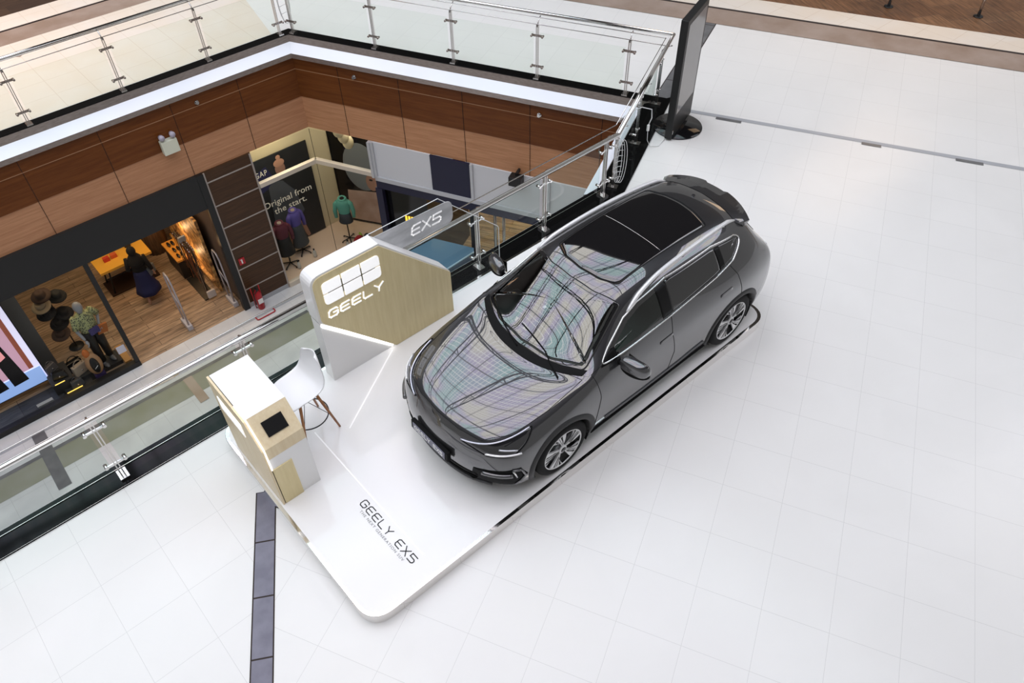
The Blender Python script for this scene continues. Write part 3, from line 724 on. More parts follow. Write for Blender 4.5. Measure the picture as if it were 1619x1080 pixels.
# clear acrylic side screen with the frosted model name band
ac = thing('acrylic_screen', 'clear acrylic screen with a frosted white name band joined to the tan display wall', 'screen', (.9, 2.76, G0))
Aq = rounded([(-.25, 1.70), (.715, 1.70), (1.60, .83), (1.60, G0), (-.25, G0)], [0, .01, .09, 0, 0])
bm = B(); prism(bm, [(x, 2.83, z) for x, z in Aq], (0, .012, 0))
obj('sheet', bm, W['acrylic'], ac)
bm = B(); tube(bm, [(x, 2.836, z) for x, z in Aq[:-1]], .005, 6); obj('polished_edge', bm, mat('bright_acrylic_edge', (.85, .87, .87), .3), ac)
Bq = rounded([(-.25, 1.30), (.90, 1.29), (.90, 1.61), (-.25, 1.645)], [0, .11, .11, 0])
mfr = noisy('frosted_band', (.46, .47, .48), (.68, .69, .70), scale=(1, 1, 3), rough=.35, nscale=3)
bm = B(); prism(bm, [(x, 2.822, z) for x, z in Bq], (0, .006, 0)); obj('frosted_band', bm, mfr, ac)
bm = B(); letters(bm, 'EX5', basis((.30, 2.822, 1.395), (1, 0, 0), (0, 0, 1)), .125, .115, .035, .018, ext=.006, slant=.2); obj('lettering', bm, mat('bright_white_lettering', (.92, .92, .92), .5, emit=(1, 1, 1), es=.25), ac)

# ================================================================ RECEPTION COUNTER
kc = thing('reception_counter', 'white and pale wood reception counter with a tablet on its sloped end', 'counter', (-2.17, 2.05, G0))
x0, x1, y0, y1, ym, zt = -2.375, -1.96, 1.574, 2.53, 1.80, 1.30
bm = B(); prism(bm, [(x0, y1, G0), (x0, y0 + .004, G0), (x0, y0 + .004, .885), (x0, y0 + .02, 1.02), (x0, ym, zt - .006), (x0, y1, zt - .006)], (x1 - x0, 0, 0)); obj('body', bm, W['white'], kc)
bm = B(); box(bm, x0 - .002, x1 + .002, ym, y1 + .004, zt - .03, zt); obj('countertop', bm, W['white'], kc, bevel=.004)
bm = B(); prism(bm, [(x0, y0, .885), (x0, y0, 1.04), (x0, ym, zt), (x0, ym, zt - .05), (x0, y0 + .1, .885)], (x1 - x0, 0, 0)); obj('sloped_top', bm, W['oak2'], kc)
bm = B(); box(bm, x0, -2.165, y0 - .006, y0 + .02, G0, .72); obj('lower_panel', bm, W['oak'], kc)
bm = B(); prism(bm, [(x0 - .03, y1 + .01, G0), (x0 - .03, y0 - .006, G0), (x0 - .03, y0 - .006, .73), (x0 - .03, y0 + .0, .88), (x0 - .03, y0 - .0, 1.035), (x0 - .03, ym, zt - .02), (x0 - .03, y1 + .01, zt - .005)], (.022, 0, 0)); obj('side_panel', bm, W['oak2'], kc)
bm = B(); tube(bm, [(x0 - .004, 2.02, zt + .002), (x0 - .004, ym, zt + .002), (x0 - .004, y0 - .002, 1.045), (x0 - .004, y0 - .006, .73)], .007, 6); obj('light_strip', bm, W['led'], kc)
sl = Vector((0, ym - y0, zt - 1.04)).normalized(); sn = Vector((0, -sl.z, sl.y))
tc_ = Vector((-2.170, 1.685, 1.04 + (1.685 - y0) * (zt - 1.04) / (ym - y0)))
bm = B(); obox(bm, tc_ + sn * .004, Vector((.107, 0, 0)), sl * .080, sn * .006); obj('tablet', bm, W['blackg'], kc)
# emblem on the side facing the void side aisle
for i in range(3):
    for j in range(2):
        bm = B(); box(bm, x0 - .038, x0 - .030, 1.93 + i * .165, 1.93 + i * .165 + .155, .93 + j * .10, .93 + j * .10 + .09); obj('emblem_pane', bm, W['led_w'], kc)

# ================================================================ BAR CHAIR
def lerp_tab(tab, t):
    for i in range(len(tab) - 1):
        if t <= tab[i + 1][0]:
            a, b = tab[i], tab[i + 1]; k = (t - a[0]) / (b[0] - a[0]); k = k * k * (3 - 2 * k) if False else k
            return [a[j] + (b[j] - a[j]) * k for j in range(1, len(a))]
    return list(tab[-1][1:])
def cr(tab, t):
    """catmull-rom through rows (t, values...)"""
    n_ = len(tab)
    for i in range(n_ - 1):
        if t <= tab[i + 1][0] or i == n_ - 2:
            p1, p2 = tab[i], tab[i + 1]; p0 = tab[max(i - 1, 0)]; p3 = tab[min(i + 2, n_ - 1)]
            k = (t - p1[0]) / (p2[0] - p1[0]); out = []
            for j in range(1, len(p1)):
                m1 = (p2[j] - p0[j]) / max(p2[0] - p0[0], 1e-6) * (p2[0] - p1[0]); m2 = (p3[j] - p1[j]) / max(p3[0] - p1[0], 1e-6) * (p2[0] - p1[0])
                out.append((2 * k**3 - 3 * k**2 + 1) * p1[j] + (k**3 - 2 * k**2 + k) * m1 + (-2 * k**3 + 3 * k**2) * p2[j] + (k**3 - k**2) * m2)
            return out
ch = thing('bar_chair', 'white moulded shell bar chair on wooden legs behind the counter', 'chair', (-1.66, 2.22, G0), rz=0, world=False)
HS = .66
prof = [(0, .225, -.02, .19, 0), (.08, .215, .0, .215, .01), (.25, .12, .0, .235, .035), (.45, -.02, -.012, .24, .055), (.6, -.14, .0, .235, .08), (.70, -.195, .05, .225, .09), (.8, -.225, .15, .21, .045), (.9, -.245, .28, .185, .01), (.97, -.255, .375, .14, 0.0), (1.0, -.258, .40, .085, 0)]
bm = B(); NU, NV = 20, 40; V_ = []
for i in range(NV + 1):
    f, z, w, cu = cr(prof, i / NV); row = []
    for j in range(NU + 1):
        u = -1 + 2 * j / NU; back = max(0, (i / NV - .55) / .45)
        row.append(bm.verts.new((-f - (back * .055 * abs(u) ** 2.2), u * w, HS + z + cu * abs(u) ** 2.4)))
    V_.append(row)
for i in range(NV):
    for j in range(NU): bm.faces.new((V_[i][j], V_[i][j + 1], V_[i + 1][j + 1], V_[i + 1][j])).smooth = True
o = obj('seat', bm, mat('white_shell', (.80, .80, .80), .35), ch, smooth=True); md = o.modifiers.new('s', 'SOLIDIFY'); md.thickness = .010
mw = wood('beech_leg', (.30, .13, .055), (.42, .20, .09), 'Z')
for sx in (-1, 1):
    for sy in (-1, 1):
        bm = B(); tube(bm, [(sx * .215, sy * .205, .004), (sx * .09, sy * .09, HS - .03)], [.012, .018], 10); obj('leg', bm, mw, ch)
bm = B(); tube(bm, [(math.cos(2 * PI * i / 40) * .215, math.sin(2 * PI * i / 40) * .215, .24) for i in range(40)], .007, 8, closed=True)
obj('foot_ring', bm, W['black'], ch)
bm = B()
for sx, sy in ((1, 1), (1, -1)):
    tube(bm, [(sx * .17, sy * .165, .22), (-sx * .09, -sy * .09, HS - .05)], .0035, 6); tube(bm, [(sx * .10, sy * .10, HS - .05), (-sx * .17, -sy * .165, .22)], .0035, 6)
box(bm, -.10, .10, -.10, .10, HS - .045, HS - .028)
obj('wire_brace', bm, W['black'], ch)
ch.rotation_euler.z = math.radians(4)
# ================================================================ THE CAR
CX, CY, CZ = 0.0, .90, G0                    # front hub line, centre line, stage top
car = thing('car', 'dark grey five-door SUV with panoramic roof parked on the white stage', 'car', (CX, CY, CZ), world=False)
PAINT = mat('dark_grey_metallic_paint', (.036, .036, .039), .36, .55, 1.0, .5, coat_ior=1.95, coat_rough=.015)
CLAD = mat('grey_wheel_arch_cladding', (.032, .032, .032), .5, spec=.3)
TINT = mat('privacy_glass', (.006, .006, .007), .04, spec=.6, coat=1, coat_ior=1.7)
CGL = glassy('car_window_glass', (.42, .56, .50), fres=1.75)
CWS = glassy('windscreen_glass', (.50, .56, .54), fres=2.35)
FRIT = mat('black_glass_border', (.008, .008, .009), .05, coat=1, coat_ior=1.8)
CHR = mat('satin_chrome', (.80, .80, .79), .16, 1.0)
RAILM = mat('satin_rail', (.74, .74, .74), .38, .35)
PLB = mat('black_plastic', (.005, .005, .005), .6, spec=.12)
PILM = mat('matt_black_pillar', (.006, .006, .006), .35, spec=.2)
TYRE = mat('tyre_rubber', (.006, .006, .006), .65, spec=.2)
INT = mat('dark_cabin_plastic', (.022, .022, .022), .6)
DUMP = {}
def sec(xk, rows):
    """rows: nine (dx, s, z)"""
    return [(xk + a, s, z) for a, s, z in rows]
ST = [
 # k:      0 sill            1                2                3                4 shoulder       5 belt           6 cant/fender    7               8 centre
 sec(0, [(-.63, .80, .20), (-.69, .825, .32), (-.71, .835, .46), (-.715, .83, .58), (-.70, .80, .69), (-.665, .735, .79), (-.775, .54, .845), (-.855, .28, .87), (-.885, 0, .875)]),
 sec(0, [(-.50, .865, .20), (-.53, .895, .32), (-.54, .905, .46), (-.54, .905, .60), (-.52, .88, .73), (-.48, .80, .845), (-.60, .57, .905), (-.68, .30, .935), (-.71, 0, .94)]),
 sec(0, [(-.28, .89, .20), (-.28, .92, .32), (-.28, .93, .46), (-.28, .93, .63), (-.26, .915, .79), (-.22, .825, .915), (-.33, .60, .965), (-.38, .31, .99), (-.40, 0, .995)]),
 sec(0, [(0, .885, .20), (0, .92, .32), (0, .932, .47), (0, .935, .66), (0, .925, .83), (.04, .84, .965), (-.04, .62, 1.01), (-.08, .32, 1.03), (-.10, 0, 1.035)]),
 sec(0, [(.26, .875, .20), (.26, .91, .32), (.26, .925, .47), (.26, .932, .68), (.26, .925, .86), (.27, .855, 1.0), (.22, .70, 1.035), (.10, .36, 1.045), (.06, 0, 1.05)]),
 sec(0, [(.42, .865, .20), (.42, .905, .32), (.42, .915, .47), (.42, .930, .69), (.42, .925, .88), (.42, .86, 1.035), (.42, .775, 1.05), (.23, .41, 1.035), (.16, 0, 1.04)]),
 sec(0, [(.60, .865, .20), (.60, .90, .32), (.60, .908, .47), (.60, .928, .70), (.60, .925, .89), (.60, .86, 1.06), (.58, .75, 1.145), (.40, .40, 1.165), (.34, 0, 1.18)]),
 sec(0, [(.85, .865, .20), (.85, .90, .32), (.85, .905, .47), (.85, .926, .70), (.85, .925, .90), (.85, .858, 1.09), (.84, .705, 1.315), (.68, .385, 1.375), (.63, 0, 1.395)]),
 sec(0, [(1.10, .865, .20), (1.10, .90, .32), (1.10, .905, .47), (1.10, .926, .70), (1.10, .925, .905), (1.10, .855, 1.105), (1.10, .66, 1.475), (.95, .36, 1.545), (.90, 0, 1.565)]),
 sec(0, [(1.30, .865, .20), (1.30, .90, .32), (1.30, .905, .47), (1.30, .926, .70), (1.30, .925, .91), (1.30, .853, 1.11), (1.30, .645, 1.535), (1.16, .36, 1.61), (1.12, 0, 1.62)]),
 sec(0, [(1.65, .865, .20), (1.65, .90, .32), (1.65, .905, .47), (1.65, .926, .71), (1.65, .928, .92), (1.65, .85, 1.125), (1.65, .635, 1.575), (1.58, .36, 1.645), (1.56, 0, 1.655)]),
 sec(0, [(2.05, .865, .20), (2.05, .90, .32), (2.05, .91, .47), (2.05, .93, .72), (2.05, .935, .94), (2.05, .845, 1.15), (2.05, .625, 1.57), (2.02, .36, 1.645), (2.0, 0, 1.66)]),
 sec(0, [(2.40, .87, .20), (2.40, .905, .32), (2.40, .92, .47), (2.40, .935, .73), (2.40, .942, .96), (2.40, .84, 1.18), (2.40, .61, 1.55), (2.40, .36, 1.63), (2.40, 0, 1.645)]),
 sec(0, [(2.73, .88, .21), (2.73, .915, .33), (2.73, .93, .48), (2.73, .94, .74), (2.73, .945, .97), (2.73, .825, 1.215), (2.73, .59, 1.52), (2.74, .35, 1.60), (2.75, 0, 1.615)]),
 sec(0, [(3.0, .88, .23), (3.0, .91, .35), (3.0, .925, .50), (3.0, .935, .75), (3.0, .93, .97), (2.98, .79, 1.23), (2.96, .56, 1.46), (3.0, .34, 1.55), (3.02, 0, 1.565)]),
 sec(0, [(3.22, .86, .25), (3.22, .89, .38), (3.22, .905, .52), (3.22, .91, .75), (3.20, .89, .96), (3.17, .75, 1.20), (3.16, .56, 1.37), (3.22, .36, 1.44), (3.25, 0, 1.46)]),
 sec(0, [(3.40, .83, .27), (3.40, .86, .40), (3.40, .87, .54), (3.39, .87, .75), (3.38, .845, .95), (3.34, .74, 1.09), (3.34, .58, 1.17), (3.40, .36, 1.21), (3.42, 0, 1.22)]),
 sec(0, [(3.50, .78, .28), (3.53, .80, .40), (3.54, .81, .54), (3.52, .81, .74), (3.50, .79, .92), (3.47, .72, 1.0), (3.50, .56, 1.03), (3.54, .34, 1.04), (3.56, 0, 1.045)]),
]
# fascias: rows go down from k=5..8 edge of first / last section; columns are k=5 (corner) .. 8 (centre)
FRONT = [  # rows matching k=4..0; columns s at k 6,7,8
 [(-.835, .54, .73), (-.905, .28, .755), (-.93, 0, .76)],
 [(-.875, .55, .60), (-.94, .29, .62), (-.96, 0, .62)],
 [(-.885, .56, .47), (-.95, .29, .48), (-.97, 0, .48)],
 [(-.870, .56, .33), (-.935, .29, .33), (-.955, 0, .33)],
 [(-.82, .54, .20), (-.89, .28, .19), (-.91, 0, .185)]]
BACK = [
 [(3.56, .56, .93), (3.60, .34, .94), (3.61, 0, .94)],
 [(3.57, .56, .74), (3.61, .34, .75), (3.62, 0, .75)],
 [(3.60, .56, .54), (3.64, .34, .55), (3.655, 0, .55)],
 [(3.59, .56, .40), (3.63, .34, .40), (3.645, 0, .40)],
 [(3.55, .54, .28), (3.59, .33, .27), (3.60, 0, .27)]]
cage = bmesh.new(); VV = {}
def cv(p):
    k = (round(p[0], 4), round(p[1], 4), round(p[2], 4))
    if k not in VV: VV[k] = cage.verts.new(p)
    return VV[k]
def quad(a, b, c, d):
    for sg in (-1, 1):
        vs_ = [cv((p[0], sg * p[1], p[2])) for p in (a, b, c, d)]
        if len(set(vs_)) == 4:
            try: cage.faces.new(vs_ if sg < 0 else vs_[::-1])
            except ValueError: pass
for i in range(len(ST) - 1):
    for k in range(8): quad(ST[i][k], ST[i][k + 1], ST[i + 1][k + 1], ST[i + 1][k])
def fascia(S, R):
    g = [[S[5]] + [S[6], S[7], S[8]]]
    for r in range(5): g.append([S[4 - r]] + list(R[r]))
    for r in range(5):
        for c_ in range(3): quad(g[r][c_], g[r + 1][c_], g[r + 1][c_ + 1], g[r][c_ + 1])
fascia(ST[0], FRONT); fascia(ST[-1], BACK)
bmesh.ops.recalc_face_normals(cage, faces=cage.faces)
me = bpy.data.meshes.new('cage'); cage.to_mesh(me); cage.free()
tmp = bpy.data.objects.new('cage', me); COL.objects.link(tmp)
md = tmp.modifiers.new('s', 'SUBSURF'); md.levels = 4; md.render_levels = 4
dg = bpy.context.evaluated_depsgraph_get(); dense = bpy.data.meshes.new_from_object(tmp.evaluated_get(dg)); bpy.data.objects.remove(tmp)
bd_ = bmesh.new(); bd_.from_mesh(dense); bmesh.ops.recalc_face_normals(bd_, faces=bd_.faces)
# make sure normals face out
bd_.faces.ensure_lookup_table()
top = max(bd_.faces, key=lambda f: f.calc_center_median().z)
if top.normal.z < 0: bmesh.ops.reverse_faces(bd_, faces=bd_.faces)
bd_.normal_update()
TREE = BVHTree.FromBMesh(bd_)
VN = {v.index: v.normal.copy() for v in bd_.verts}
def hit(o, d):
    r = TREE.ray_cast(Vector(o), Vector(d))
    return (r[0], r[1]) if r[0] is not None else None
def side(x, z, sg=-1, off=0.0):
    h = hit((x, sg * 3, z), (0, -sg, 0))
    if h is None: return Vector((x, sg * .8, z)), Vector((0, sg, 0))
    n_ = h[1] if h[1].y * sg > 0 else -h[1]
    return h[0] + n_ * off, n_
def over(x, y, off=0.0):
    h = hit((x, y, 4), (0, 0, -1))
    if h is None: return Vector((x, y, 1)), Vector((0, 0, 1))
    n_ = h[1] if h[1].z > 0 else -h[1]
    return h[0] + n_ * off, n_
def front(y, z, off=0.0):
    h = hit((-4, y, z), (1, 0, 0))
    if h is None: return Vector((-.8, y, z)), Vector((-1, 0, 0))
    n_ = h[1] if h[1].x < 0 else -h[1]
    return h[0] + n_ * off, n_
def rear(y, z, off=0.0):
    h = hit((6, y, z), (-1, 0, 0))
    if h is None: return Vector((3.5, y, z)), Vector((1, 0, 0))
    n_ = h[1] if h[1].x > 0 else -h[1]
    return h[0] + n_ * off, n_
def inpoly(x, y, P_):
    c = False
    for i in range(len(P_)):
        a, b = P_[i - 1], P_[i]
        if (a[1] > y) != (b[1] > y) and x < (b[0] - a[0]) * (y - a[1]) / (b[1] - a[1]) + a[0]: c = not c
    return c
def dens(P_, st=.03):
    out = []
    for i in range(len(P_)):
        a, b = Vector(P_[i - 1]), Vector(P_[i]); n_ = max(1, int((b - a).length / st))
        out += [tuple(a.lerp(b, k / n_)) for k in range(n_)]
    return out
def shrink(P_, d):
    return inner(P_, d)
def patch(name, P_, proj, off, m, parent, rings=10, t0=0.0, hole=None, thick=0.0, st=.03):
    """skin a closed 2D outline onto the body: rings from the outline to its centre (or to a hole outline)"""
    P_ = dens(P_, st); N = len(P_); cx = sum(p[0] for p in P_) / N; cy = sum(p[1] for p in P_) / N
    bm = B(); R = []
    Hh_ = hole and dens_match(P_, hole)
    for k in range(rings + 1):
        t = k / rings; row = []
        for i, p in enumerate(P_):
            q = Hh_[i] if Hh_ else (cx, cy)
            if not Hh_ and k == rings: break
            x = p[0] + (q[0] - p[0]) * t; y = p[1] + (q[1] - p[1]) * t
            pt, nn = proj(x, y, off); row.append(bm.verts.new(pt))
        R.append(row)
    for k in range(len(R) - 1):
        if not R[k + 1]: break
        for i in range(N): bm.faces.new((R[k][i], R[k][(i + 1) % N], R[k + 1][(i + 1) % N], R[k + 1][i])).smooth = True
    if not Hh_:
        c0 = bm.verts.new(proj(cx, cy, off)[0]); L = R[rings - 1]
        for i in range(N): bm.faces.new((L[i], L[(i + 1) % N], c0)).smooth = True
    # short skirt so that the edge has thickness
    sk = [bm.verts.new(proj(p[0], p[1], -.004)[0]) for p in P_]
    for i in range(N): bm.faces.new((R[0][(i + 1) % N], R[0][i], sk[i], sk[(i + 1) % N]))
    return obj(name, bm, m, parent, norm=False)
def dens_match(P_, d):
    return inner(P_, d)
def orient(o, ref):
    me_ = o.data; bm = bmesh.new(); bm.from_mesh(me_); bmesh.ops.recalc_face_normals(bm, faces=bm.faces)
    bm.to_mesh(me_); bm.free()

# outlines (x, z) of the side glass, (x, y) of the screens
DLO = rounded([(.60, 1.105), (1.60, 1.155), (2.35, 1.215), (2.66, 1.262), (2.93, 1.385), (2.80, 1.43), (2.40, 1.488), (1.66, 1.508), (1.22, 1.452), (1.02, 1.382), (.74, 1.205)], [.012, .0, .0, .1, .05, .12, .0, .2, .1, .1, .02])
WS = rounded([(.205, 0), (.25, -.40), (.43, -.715), (.49, -.715), (1.06, -.575), (1.045, -.53), (.955, -.30), (.93, 0), (.955, .30), (1.045, .53), (1.06, .575), (.49, .715), (.43, .715), (.25, .40)], [.3, .3, .06, .02, .03, .1, .3, .3, .3, .1, .03, .02, .06, .3])
PANO = rounded([(1.17, -.43), (1.08, -.25), (1.05, 0), (1.08, .25), (1.17, .43), (2.56, .43), (2.62, .2), (2.64, 0), (2.62, -.2), (2.56, -.43)], [.06, .2, .3, .2, .06, .06, .2, .3, .2, .06])
HUBF, HUBR, RT, RA = (0.0, .355), (2.733, .355), .352, .400
ARCHP = lambda c_, r: [(c_[0] + r * math.cos(a), c_[1] + r * math.sin(a)) for a in [PI * 2 * k / 48 for k in range(48)]]
DLOi = inner(DLO, .035); WSi = inner(WS, .035)
FD = [(.46, .30), (.50, .80), (.46, 1.06), (.60, 1.10), (1.60, 1.15), (1.575, .95), (1.66, .62), (1.62, .30)]
RD = [(1.62, .30), (1.66, .62), (1.575, .95), (1.60, 1.15), (2.60, 1.24), (2.68, 1.10), (2.73, .80), (2.40, .65), (2.28, .30)]
HOOD = [(-.86, 0), (-.835, .30), (-.76, .54), (-.50, .725), (-.1, .775), (.36, .775), (.30, .62), (.17, .30), (.13, 0), (.17, -.30), (.30, -.62), (.36, -.775), (-.1, -.775), (-.50, -.725), (-.76, -.54), (-.835, -.30)]
groups = {'body': [], 'hood': [], 'front_door': [], 'front_door.': [], 'rear_door': [], 'rear_door.': [], 'tailgate': []}
for f in bd_.faces:
    c_ = f.calc_center_median(); a_ = abs(c_.y)
    if a_ > .5:
        dr = False
        for h in (HUBF, HUBR):
            if (c_.x - h[0]) ** 2 + (c_.z - h[1]) ** 2 < (RA + .012) ** 2 and c_.z < .9 and a_ > .66: dr = True
        if dr: continue
    if a_ > .55 and c_.z > 1.02 and inpoly(c_.x, c_.z, DLOi) and c_.x < 1.62: continue
    if f.normal.z > .2 and inpoly(c_.x, c_.y, WSi) and c_.z > 1.0: continue
    sgn = '' if c_.y < 0 else '.'
    if f.normal.z > .3 and c_.x < .38 and inpoly(c_.x, c_.y, HOOD): groups['hood'].append(f.index)
    elif a_ > .7 and inpoly(c_.x, c_.z, FD): groups['front_door' + sgn].append(f.index)
    elif a_ > .7 and inpoly(c_.x, c_.z, RD): groups['rear_door' + sgn].append(f.index)
    elif c_.x > 3.08 and a_ < .60 and c_.z > .72: groups['tailgate'].append(f.index)
    else: groups['body'].append(f.index)
bd_.faces.ensure_lookup_table()
for name, ids in groups.items():
    mp_ = {}; vs_ = []; fs_ = []; ns = []
    for i in ids:
        fv = []
        for v in bd_.faces[i].verts:
            if v.index not in mp_: mp_[v.index] = len(vs_); vs_.append(v.co[:]); ns.append(VN[v.index])
            fv.append(mp_[v.index])
        fs_.append(fv)
    nme = name.rstrip('.')
    me = bpy.data.meshes.new(nme); me.from_pydata(vs_, [], fs_); me.update()
    me.polygons.foreach_set('use_smooth', [True] * len(me.polygons)); me.normals_split_custom_set_from_vertices(ns)
    me.materials.append(PAINT); o = bpy.data.objects.new(nme, me); COL.objects.link(o); o.parent = car
def along(P_, proj, off=.0, closed=False, st=.02, **k):
    """points of a 2D line skinned on the body"""
    if closed: Q = dens(P_, st)
    else:
        Q = []
        for i in range(len(P_) - 1):
            a, b = Vector(P_[i]), Vector(P_[i + 1]); n_ = max(1, int((b - a).length / st)); Q += [tuple(a.lerp(b, j / n_)) for j in range(n_)]
        Q.append(tuple(P_[-1]))
    return [proj(x, y, off)[0] for x, y in Q]
sideN = {sg: (lambda x, z, off=0.0, sg=sg: side(x, z, sg, off)) for sg in (-1, 1)}
GAPM = mat('panel_gap', (.004, .004, .004), .8)
# windscreen with black border; panoramic glass
patch('windscreen', inner(dens(WS, .03), .03), over, .004, CWS, car, rings=14)
patch('windscreen_border', WS, over, .006, FRIT, car, rings=3, hole=.036)
pg = patch('panoramic_roof', PANO, over, .004, TINT, car, rings=14)
bm = B(); tube(bm, [over(1.83, y, .003)[0] for y in [-.40 + .8 * i / 20 for i in range(21)]], .003, 6); obj('roof_glass_joint', bm, W['steel'], pg)
bm = B(); tube(bm, along(PANO, over, .001, True), .004, 6, closed=True); obj('roof_seal', bm, GAPM, pg)
bm = B(); tube(bm, along(WS, over, .001, True), .005, 6, closed=True); obj('seal', bm, GAPM, car)
# cowl with wipers
COWL = rounded([(.125, 0), (.17, -.38), (.33, -.70), (.44, -.745), (.40, -.66), (.25, -.36), (.205, 0), (.25, .36), (.40, .66), (.44, .745), (.33, .70), (.17, .38)], [.3, .2, .03, .02, .1, .2, .3, .2, .1, .02, .03, .2])
patch('cowl', COWL, over, .004, PLB, car, rings=4, hole=.02) if False else None
bm = B(); Nn = 40
for i in range(Nn + 1):
    pass
rows = []
for i in range(Nn + 1):
    y = -.745 + 1.49 * i / Nn; t = abs(y) / .745
    xa = .115 + .27 * t ** 2.2; xb = .215 + .245 * t ** 2
    rows.append([bm.verts.new(over(xa + (xb - xa) * k / 4, y, .005 + (.004 if 0 < k < 4 else 0))[0]) for k in range(5)])
for i in range(Nn):
    for k in range(4): bm.faces.new((rows[i][k], rows[i + 1][k], rows[i + 1][k + 1], rows[i][k + 1])).smooth = True
obj('cowl', bm, PLB, car)
for pts in (((.20, -.60), (.31, -.30), (.36, .10)), ((.18, -.02), (.27, .28), (.42, .62))):
    bm = B(); tube(bm, along(list(pts), over, .016, st=.03), .007, 6); obj('wiper', bm, PLB, car)
# hood shut line, sculpted creases
bm = B(); tube(bm, along(HOOD[:6], over, .0005), .0035, 6); tube(bm, along([HOOD[0]] + HOOD[:9:-1], over, .0005), .0035, 6); obj('hood_gap', bm, GAPM, car)
for sg in (-1, 1):
    bm = B()
    for q in (FD, RD):
        tube(bm, along([p for p in (q[:4] if q is FD else [])] or [q[0], q[0]], sideN[sg], .0005, st=.02) if q is FD else along([q[0], q[1], q[2], q[3]], sideN[sg], .0005), .0035, 6)
    tube(bm, along([(2.58, 1.25), (2.68, 1.10), (2.735, .90), (2.75, .80)], sideN[sg], .0005), .0035, 6)
    tube(bm, along([(.46, .30), (1.0, .27), (2.28, .30)], sideN[sg], .0005), .003, 6)
    obj('door_gap', bm, GAPM, car)
for sg in (-1, 1):
    pj = sideN[sg]
    # glass: clear front pane, dark rear panes, black pillars
    cut = 1.50
    FR_ = [p for p in DLOi if p[0] < cut]; 
    fz0 = min((p for p in DLOi if abs(p[0] - cut) < .12), key=lambda p: p[1])[1]; fz1 = max((p for p in DLOi if abs(p[0] - cut) < .2), key=lambda p: p[1])[1]
    # split the daylight opening by x
    def clip(P_, x0, x1):
        Q = P_
        for xc, keep in ((x0, lambda v: v >= x0), (x1, lambda v: v <= x1)):
            R_ = []
            for i in range(len(Q)):
                a, b = Q[i - 1], Q[i]
                if keep(a[0]) != keep(b[0]):
                    t = (xc - a[0]) / (b[0] - a[0]); R_.append((xc, a[1] + (b[1] - a[1]) * t))
                if keep(b[0]): R_.append(b)
            Q = R_
        return Q
    D = dens(DLO, .03)
    patch('window_surround', DLO, pj, .003, FRIT, car, rings=3, hole=.042)
    gl = inner(D, .022)
    for x0_, x1_, m_, nm_ in ((.5, 1.53, CGL, 'front_window'), (1.60, 2.46, TINT, 'rear_window'), (2.50, 3.0, TINT, 'quarter_window')):
        patch(nm_, clip(gl, x0_, x1_), pj, .005 if m_ is TINT else .002, m_, car, rings=8)
    patch('door_pillar', clip(gl, 1.48, 1.64), pj, .0065, PILM, car, rings=4); patch('quarter_pillar', clip(gl, 2.44, 2.52), pj, .0065, PILM, car, rings=4)
    bm = B(); tube(bm, along(D, pj, .006, True, st=.04), .0085, 8, closed=True); obj('window_trim', bm, CHR, car)
    # roof rail
    RP = [(1.08, .655, 1.475), (1.16, .640, 1.525), (1.32, .615, 1.575), (1.6, .585, 1.612), (2.0, .565, 1.622), (2.4, .545, 1.618), (2.7, .525, 1.60), (2.9, .508, 1.58), (2.98, .502, 1.565)]
    pts = [];
    for i in range(50):
        x = 1.08 + 1.90 * i / 49; y_ = cr([(a, b) for a, b, _ in RP], x)[0]
        p, n_ = over(x, sg * y_, 0); lift = .028 * min(1, i / 5, (49 - i) / 4) + .003
        pts.append(p + Vector((0, 0, lift)))
    bm = B(); tube(bm, pts, [.012 + .011 * min(1, i / 4, (49 - i) / 4) for i in range(50)], 8)
    for i in (6, 24, 43): cyl(bm, pts[i] - Vector((0, 0, .035)), pts[i], .016, 8)
    obj('roof_rail', bm, RAILM, car)
    # door handles (flush), sill trim, mirror
    for x_, z_ in ((1.38, .92), (2.36, .97)):
        P_ = rounded([(x_, z_), (x_ + .20, z_ + .012), (x_ + .205, z_ + .042), (x_ + .005, z_ + .03)], .012)
        h_ = patch('door_handle', P_, pj, .006, PAINT, car, rings=3)
        bm = B(); tube(bm, along(P_, pj, .002, True), .0022, 5, closed=True); obj('handle_gap', bm, GAPM, h_)
    bm = B(); L_ = along([(.62, .345), (1.2, .325), (1.8, .33), (2.22, .375)], pj, .006, st=.05); tube(bm, L_, .012, 8); obj('sill_trim', bm, mat('satin_grey_trim', (.14, .14, .145), .3, .6), car)
    bm = B(); tube(bm, along([(-.50, .235), (-.42, .21), (.46, .20)], pj, .004) if False else along([(.44, .225), (1.2, .215), (2.30, .23)], pj, .003, st=.05), .018, 8); obj('sill_cladding', bm, PLB, car)
    # wheel arch cladding
    for h_c in (HUBF, HUBR):
        bm = B(); rin, rout = RA - .006, RA + .058; R_ = []
        a0, a1 = math.radians(-24), math.radians(204); nn_ = 48
        for i in range(nn_ + 1):
            a = a0 + (a1 - a0) * i / nn_; row = []
            ca, sa = math.cos(a), math.sin(a)
            pm, nmn = side(h_c[0] + ca * rout, max(h_c[1] + sa * rout, .21), sg, 0)
            base_y = abs(pm.y)
            for r_, dy in ((rout + .004, -.012), (rout, .007), (rin + .012, .012), (rin, .006), (rin - .002, -.10)):
                x_, z_ = h_c[0] + ca * r_, h_c[1] + sa * r_
                z_ = max(z_, .19)
                p, _n = side(x_, max(z_, .22), sg, 0)
                yy = max(abs(p.y), base_y - .01) if r_ < rout + .003 else abs(p.y)
                yy = min(yy, .95)
                row.append(bm.verts.new((x_, sg * (yy + dy), z_)))
            R_.append(row)
        for i in range(nn_):
            for k in range(4): bm.faces.new((R_[i][k], R_[i + 1][k], R_[i + 1][k + 1], R_[i][k + 1])).smooth = True
        obj('wheel_arch', bm, CLAD, car)
